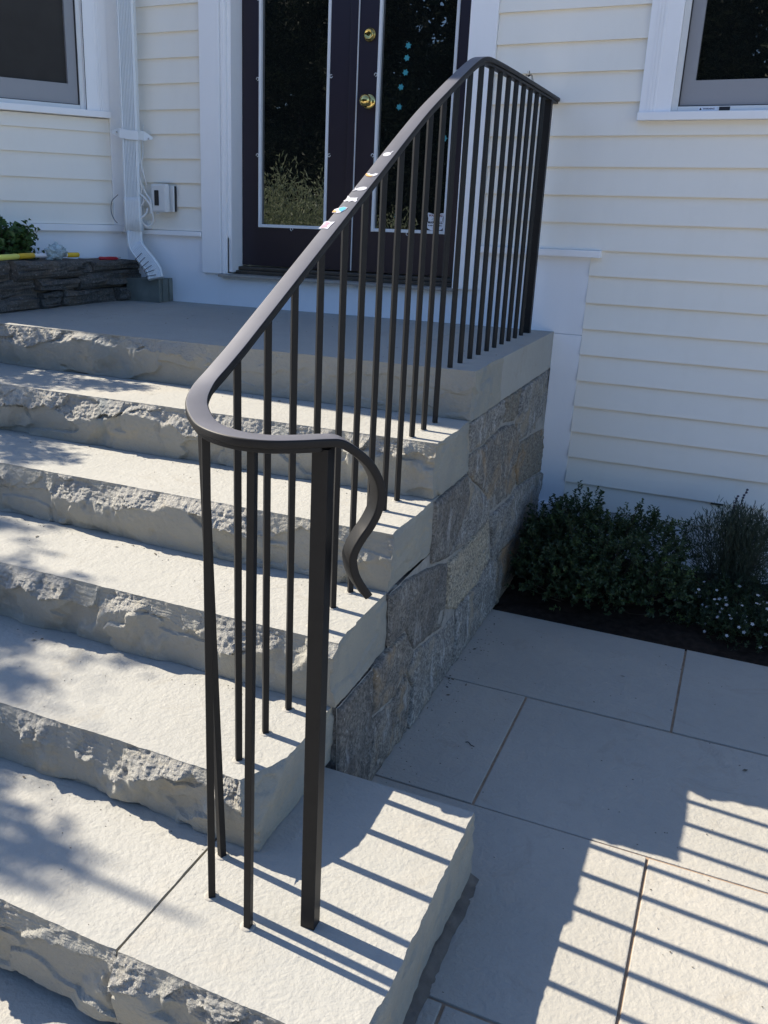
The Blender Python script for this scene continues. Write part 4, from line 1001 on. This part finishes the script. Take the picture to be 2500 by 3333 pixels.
# plant in the planter
pp = thing('leafy_plant', (-2.42, -.68, 1.18), 'round bright green leafy plant in the stone planter', 'plant')
T, D = mound([(-2.40,-.66,1.235,.125,.135,.145),(-2.50,-.78,1.24,.14,.16,.15)], 330); k = T[:, 2] > 1.19; T, D = T[k], D[k]
V, F, t = whorls(T, D, 7, .030, .022, .75, np.clip(RNG.normal(.25, .2, len(T)), 0, 1)); leaf_obj('foliage', V, F, M_plant, pp, t); twigs('stems', (-2.43, -.70, 1.17), T, D, 60, pp, .003)

# grit and bits blown into the corners
gv, gf = [], []
_r3 = np.random.default_rng(9)
def grain(x, y, z, r):
    n = len(gv); a = _r3.uniform(0, 6.28); q = _r3.uniform(.5, 1.6)
    for k in range(3): gv.append((x+r*q*math.cos(a+k*2.1), y+r/q*math.sin(a+k*2.1), z))
    gv.append((x+r*.2, y, z+r*.7)); gf.extend(((n, n+1, n+3), (n+1, n+2, n+3), (n+2, n, n+3)))
for k in range(210): grain(_r3.uniform(.02, 1.7), _r3.uniform(-3.1, -.79), .0008, _r3.uniform(.0010, .0028))
for k in range(120): grain(.03+abs(_r3.normal(0, .05)), _r3.uniform(-2.2, -.8), .0008, _r3.uniform(.0010, .0032))
for k, kb in (('A', 'L'), ('B', 'A'), ('C', 'B'), ('D', 'C'), ('E', 'D')):
    for q in range(70): grain(_r3.uniform(-2.2, -.02), YF[kb]-.03-abs(_r3.normal(0, .03)), ZT[k]+.0006, _r3.uniform(.0008, .0024))
    for q in range(22): grain(_r3.uniform(-1.6, -.02), _r3.uniform(YF[k]+.02, YF[kb]), ZT[k]+.0006, _r3.uniform(.0008, .0022))
for q in range(60): grain(_r3.uniform(-2.0, -.02), _r3.uniform(-1.15, -.03), .9902, _r3.uniform(.001, .0026))
def flake(x, y, z):
    n = len(gv); a = _r3.uniform(0, 6.28); L = _r3.uniform(.005, .010); c, q = math.cos(a), math.sin(a)
    for u, v, h in ((-L, 0, .001), (0, L*.42, .0025), (L, 0, .0012), (0, -L*.42, .0006)): gv.append((x+u*c-v*q, y+u*q+v*c, z+h))
    gf.extend(((n, n+1, n+2), (n, n+2, n+3)))
for k in range(7): flake(_r3.uniform(.05, 1.5), _r3.uniform(-2.9, -.82), .0012)
for k in range(7): flake(.03+abs(_r3.normal(0, .06)), _r3.uniform(-2.2, -.8), .0012)
for k, kb in (('A', 'L'), ('B', 'A'), ('C', 'B'), ('D', 'C'), ('E', 'D')):
    for q in range(5): flake(_r3.uniform(-1.5, -.05), YF[kb]-.03-abs(_r3.normal(0, .04)), ZT[k]+.001)
for k in range(7): flake(_r3.uniform(-1.8, -.1), _r3.uniform(-1.0, -.03), .9905)
tag(mesh_obj('grit', gv, gf, plain('dark_grit', (.10,.085,.065), .5, .95)), 'specks of grit and plant bits scattered on the stone', kind='stuff')

# curled twig on the paving
bm = bmesh.new(); add_tube(bm, catmull([(.193,-1.702,.003),(.200,-1.699,.004),(.207,-1.704,.003),(.214,-1.711,.004),(.222,-1.711,.003)], 4), .0012, 6)
tag(bm_obj('twig', bm, M_ink), 'tiny curled dark twig on the shaded paving', 'twig')

# ---------------------------------------------------------------- trees and shrubs that shade the steps or stand mirrored in the glass
def crown(blobs, n, L, W, per=5, spread=.8):
    T, D = [], []
    for (x, y, z, r, k) in blobs:
        m = int(n*k); u = unit(m); rr = RNG.random(m)**.5; T.append(np.array([x, y, z])+u*(rr*r)[:, None]); D.append(u+unit(m)*.8)
    T = np.concatenate(T); D = np.concatenate(D); D /= np.linalg.norm(D, axis=1)[:, None]
    return whorls(T, D, per, L, W, spread, np.clip(RNG.normal(.35, .25, len(T)), 0, 1)), T
def limb_tree(name, base, blobs, n, L, W, m, label, cat, rt=.07, per=5):
    t = thing(name, base, label, cat)
    (V, F, ti), T = crown(blobs, n, L, W, per); leaf_obj('crown', V, F, m, t, ti)
    bm = bmesh.new(); b = Vector(base); ctr = Vector(np.mean([q[:3] for q in blobs], 0)); top = Vector((b.x*.6+ctr.x*.4, b.y*.6+ctr.y*.4, b.z+(ctr.z-b.z)*.45))
    add_tube(bm, catmull([b-Vector((0,0,.1)), b+(top-b)*.5+Vector((.04,-.03,0)), top], 5), rt, 9, lambda s: 1.2-.5*s)
    for q in blobs[:14]:
        c = Vector(q[:3]); add_tube(bm, catmull([top-Vector((0,0,.15)), (top+c)/2+Vector((0,0,-.1)), c, c+(c-top)*.12], 4), rt*.55, 6, lambda s: 1.-.85*s)
    bm_obj('trunk', bm, M_bark, t); return t
K = Vector((-1.2, .105, 1.0))
def cl(tx_, ty, tz_, h, r, k): p = Vector((tx_, ty, tz_))+K*h; return (p.x, p.y, p.z, r, k)
BL = [cl(-1.5,-2.8,.19,3.2,.42,1.6), cl(-1.6,-2.35,.34,2.6,.35,1.2), cl(-1.75,-1.95,.50,2.6,.26,.6), cl(-1.15,-2.80,.19,3.0,.22,.5), cl(-1.15,-2.42,.34,2.7,.16,.30)]
_r2 = np.random.default_rng(21)
for (xa, xb, ya, yb, z, n) in ((-1.1, -.36, -2.90, -2.62, .19, 60), (-1.2, -.55, -2.55, -2.20, .34, 60), (-1.4, -1.0, -2.2, -1.92, .50, 12), (-1.5, -1.2, -1.86, -1.62, .66, 8)):
    for q in range(n):
        u = _r2.random()**1.5; x = xa+(xb-xa)*u; BL.append(cl(x, _r2.uniform(ya, yb), z, _r2.uniform(2.3, 3.3), _r2.uniform(.022, .055), _r2.uniform(.03, .07)*(1-.5*u)))
limb_tree('ornamental_tree', (-5.4, -2.9, 0), BL, 150, .044, .022, M_tree, 'small leafy tree left of the steps, its shade dappling the treads', 'tree', .06)
BL = [cl(-1.62,-1.40,.83,1.05,.20,1.), cl(-1.34,-1.36,.83,1.1,.12,.35), cl(-1.22,-1.33,.83,1.2,.07,.10), cl(-1.42,-1.72,.66,1.25,.17,.5), cl(-1.22,-1.74,.66,1.3,.09,.10), cl(-1.9,-1.55,.75,1.1,.26,1.2)]
limb_tree('tall_planter_shrub', (-3.0, -1.3, 1.17), BL, 230, .032, .016, M_plant, 'tall leafy shrub at the planter end left of the steps', 'shrub', .02)
# mirrored in the doors: sunlit pale shrubs before a dark belt of trees
proto = None
spots = [(-4.2,-6.2,1.0),(-5.0,-6.6,1.1),(-5.9,-7.1,1.05),(-6.8,-7.0,1.15),(-3.5,-6.9,.8),(-7.7,-7.4,1.1)]
names_ = ['nearest the steps', 'second along the bank', 'third along the bank', 'fourth along the bank', 'smallest, set back', 'farthest to the left']
for i, (x, y, s) in enumerate(spots):
    if proto is None:
        proto = thing('pale_shrub', (x, y, 0), '', 'shrub')
        P, Q = [], []
        for q in range(420):
            an = RNG.uniform(0, 6.28); r = RNG.random()**.5*.55; hz = (1.25+.75*RNG.random())*(1-.35*(r/.55)**2)
            base = np.array([r*math.cos(an)*.6, r*math.sin(an)*.6, .05]); tip = np.array([r*math.cos(an)*1.1, r*math.sin(an)*1.1, hz])
            for h in np.linspace(.25, 1, 16): P.append(base+(tip-base)*h+RNG.normal(0, .02, 3)); Q.append(RNG.normal(0, .6, 3)+np.array([0, 0, .8]))
        P = np.array(P)+np.array([x, y, 0]); V, F = leaves(P, np.array(Q), unit(len(P)), RNG.uniform(.05, .10, len(P)), RNG.uniform(.012, .022, len(P)))
        ch = leaf_obj('foliage', V, F, M_pale, proto, RNG.random(len(P))); o = proto
    else:
        o = proto.copy(); col.objects.link(o); c = ch.copy(); col.objects.link(c); c.parent = o
    o.location = (x, y, 0); o.scale = (s, s, s)
    tag(o, 'pale feathery shrub mirrored in the left door, '+names_[i], 'shrub', 'pale shrubs on the bank opposite')
n = 30000
C = np.stack([RNG.uniform(-24, 12, n), RNG.uniform(-21.5, -18.5, n), RNG.uniform(0, 1, n)**.9*7.6], -1); C[:, 2] *= .82+.30*vn(C[:, 0]*.45, 0*C[:, 0], 3)
V, F = leaves(C, unit(n), unit(n), RNG.uniform(.28, .5, n), RNG.uniform(.16, .30, n)); ob_ = leaf_obj('wood', V, F, M_ever, None, RNG.random(n)); tag(ob_, 'dark wood beyond the added pale ground, seen only mirrored in the glass', kind='stuff')
proto = None
ts = [(-16.,-15,.88),(-13.6,-15.6,.80),(-11.4,-15,.90),(-9.2,-15.5,.80),(-7.1,-15,.86),(-5.,-15.6,.80),(-2.9,-15.1,.85),(-.8,-15.5,.78),(1.3,-15,.80),(3.4,-15.4,.76)]
for i, (x, y, s) in enumerate(ts):
    if proto is None:
        proto = thing('evergreen_tree', (x, y, 0), '', 'tree'); Bq = []
        for q in range(46):
            h = .5+6.2*RNG.random(); rr = (1.75-.2*h)*.9; an = RNG.uniform(0, 6.28); Bq.append((x+rr*.75*math.cos(an), y+rr*.75*math.sin(an), h, .62, 1.))
        (V, F, ti), T = crown(Bq, 230, .12, .05, 3); ch = leaf_obj('crown', V, F, M_ever, proto, ti)
        bm = bmesh.new(); add_tube(bm, [Vector((x, y, -.1)), Vector((x, y, 3)), Vector((x, y, 7))], .17, 9, lambda q: 1.1-.9*q); ch2 = bm_obj('trunk', bm, M_bark, proto); o = proto
    else:
        o = proto.copy(); col.objects.link(o)
        for k in (ch, ch2): c = k.copy(); col.objects.link(c); c.parent = o
    o.location = (x, y, 0); o.scale = (s*1.45, s*1.35, s*1.2); o.rotation_euler = (0, 0, i*1.3)
    tag(o, 'dark evergreen tree mirrored in the door glass, %s from the left of the belt' % ('first','second','third','fourth','fifth','sixth','seventh','eighth','ninth','tenth')[i], 'tree', 'evergreens across from the house')
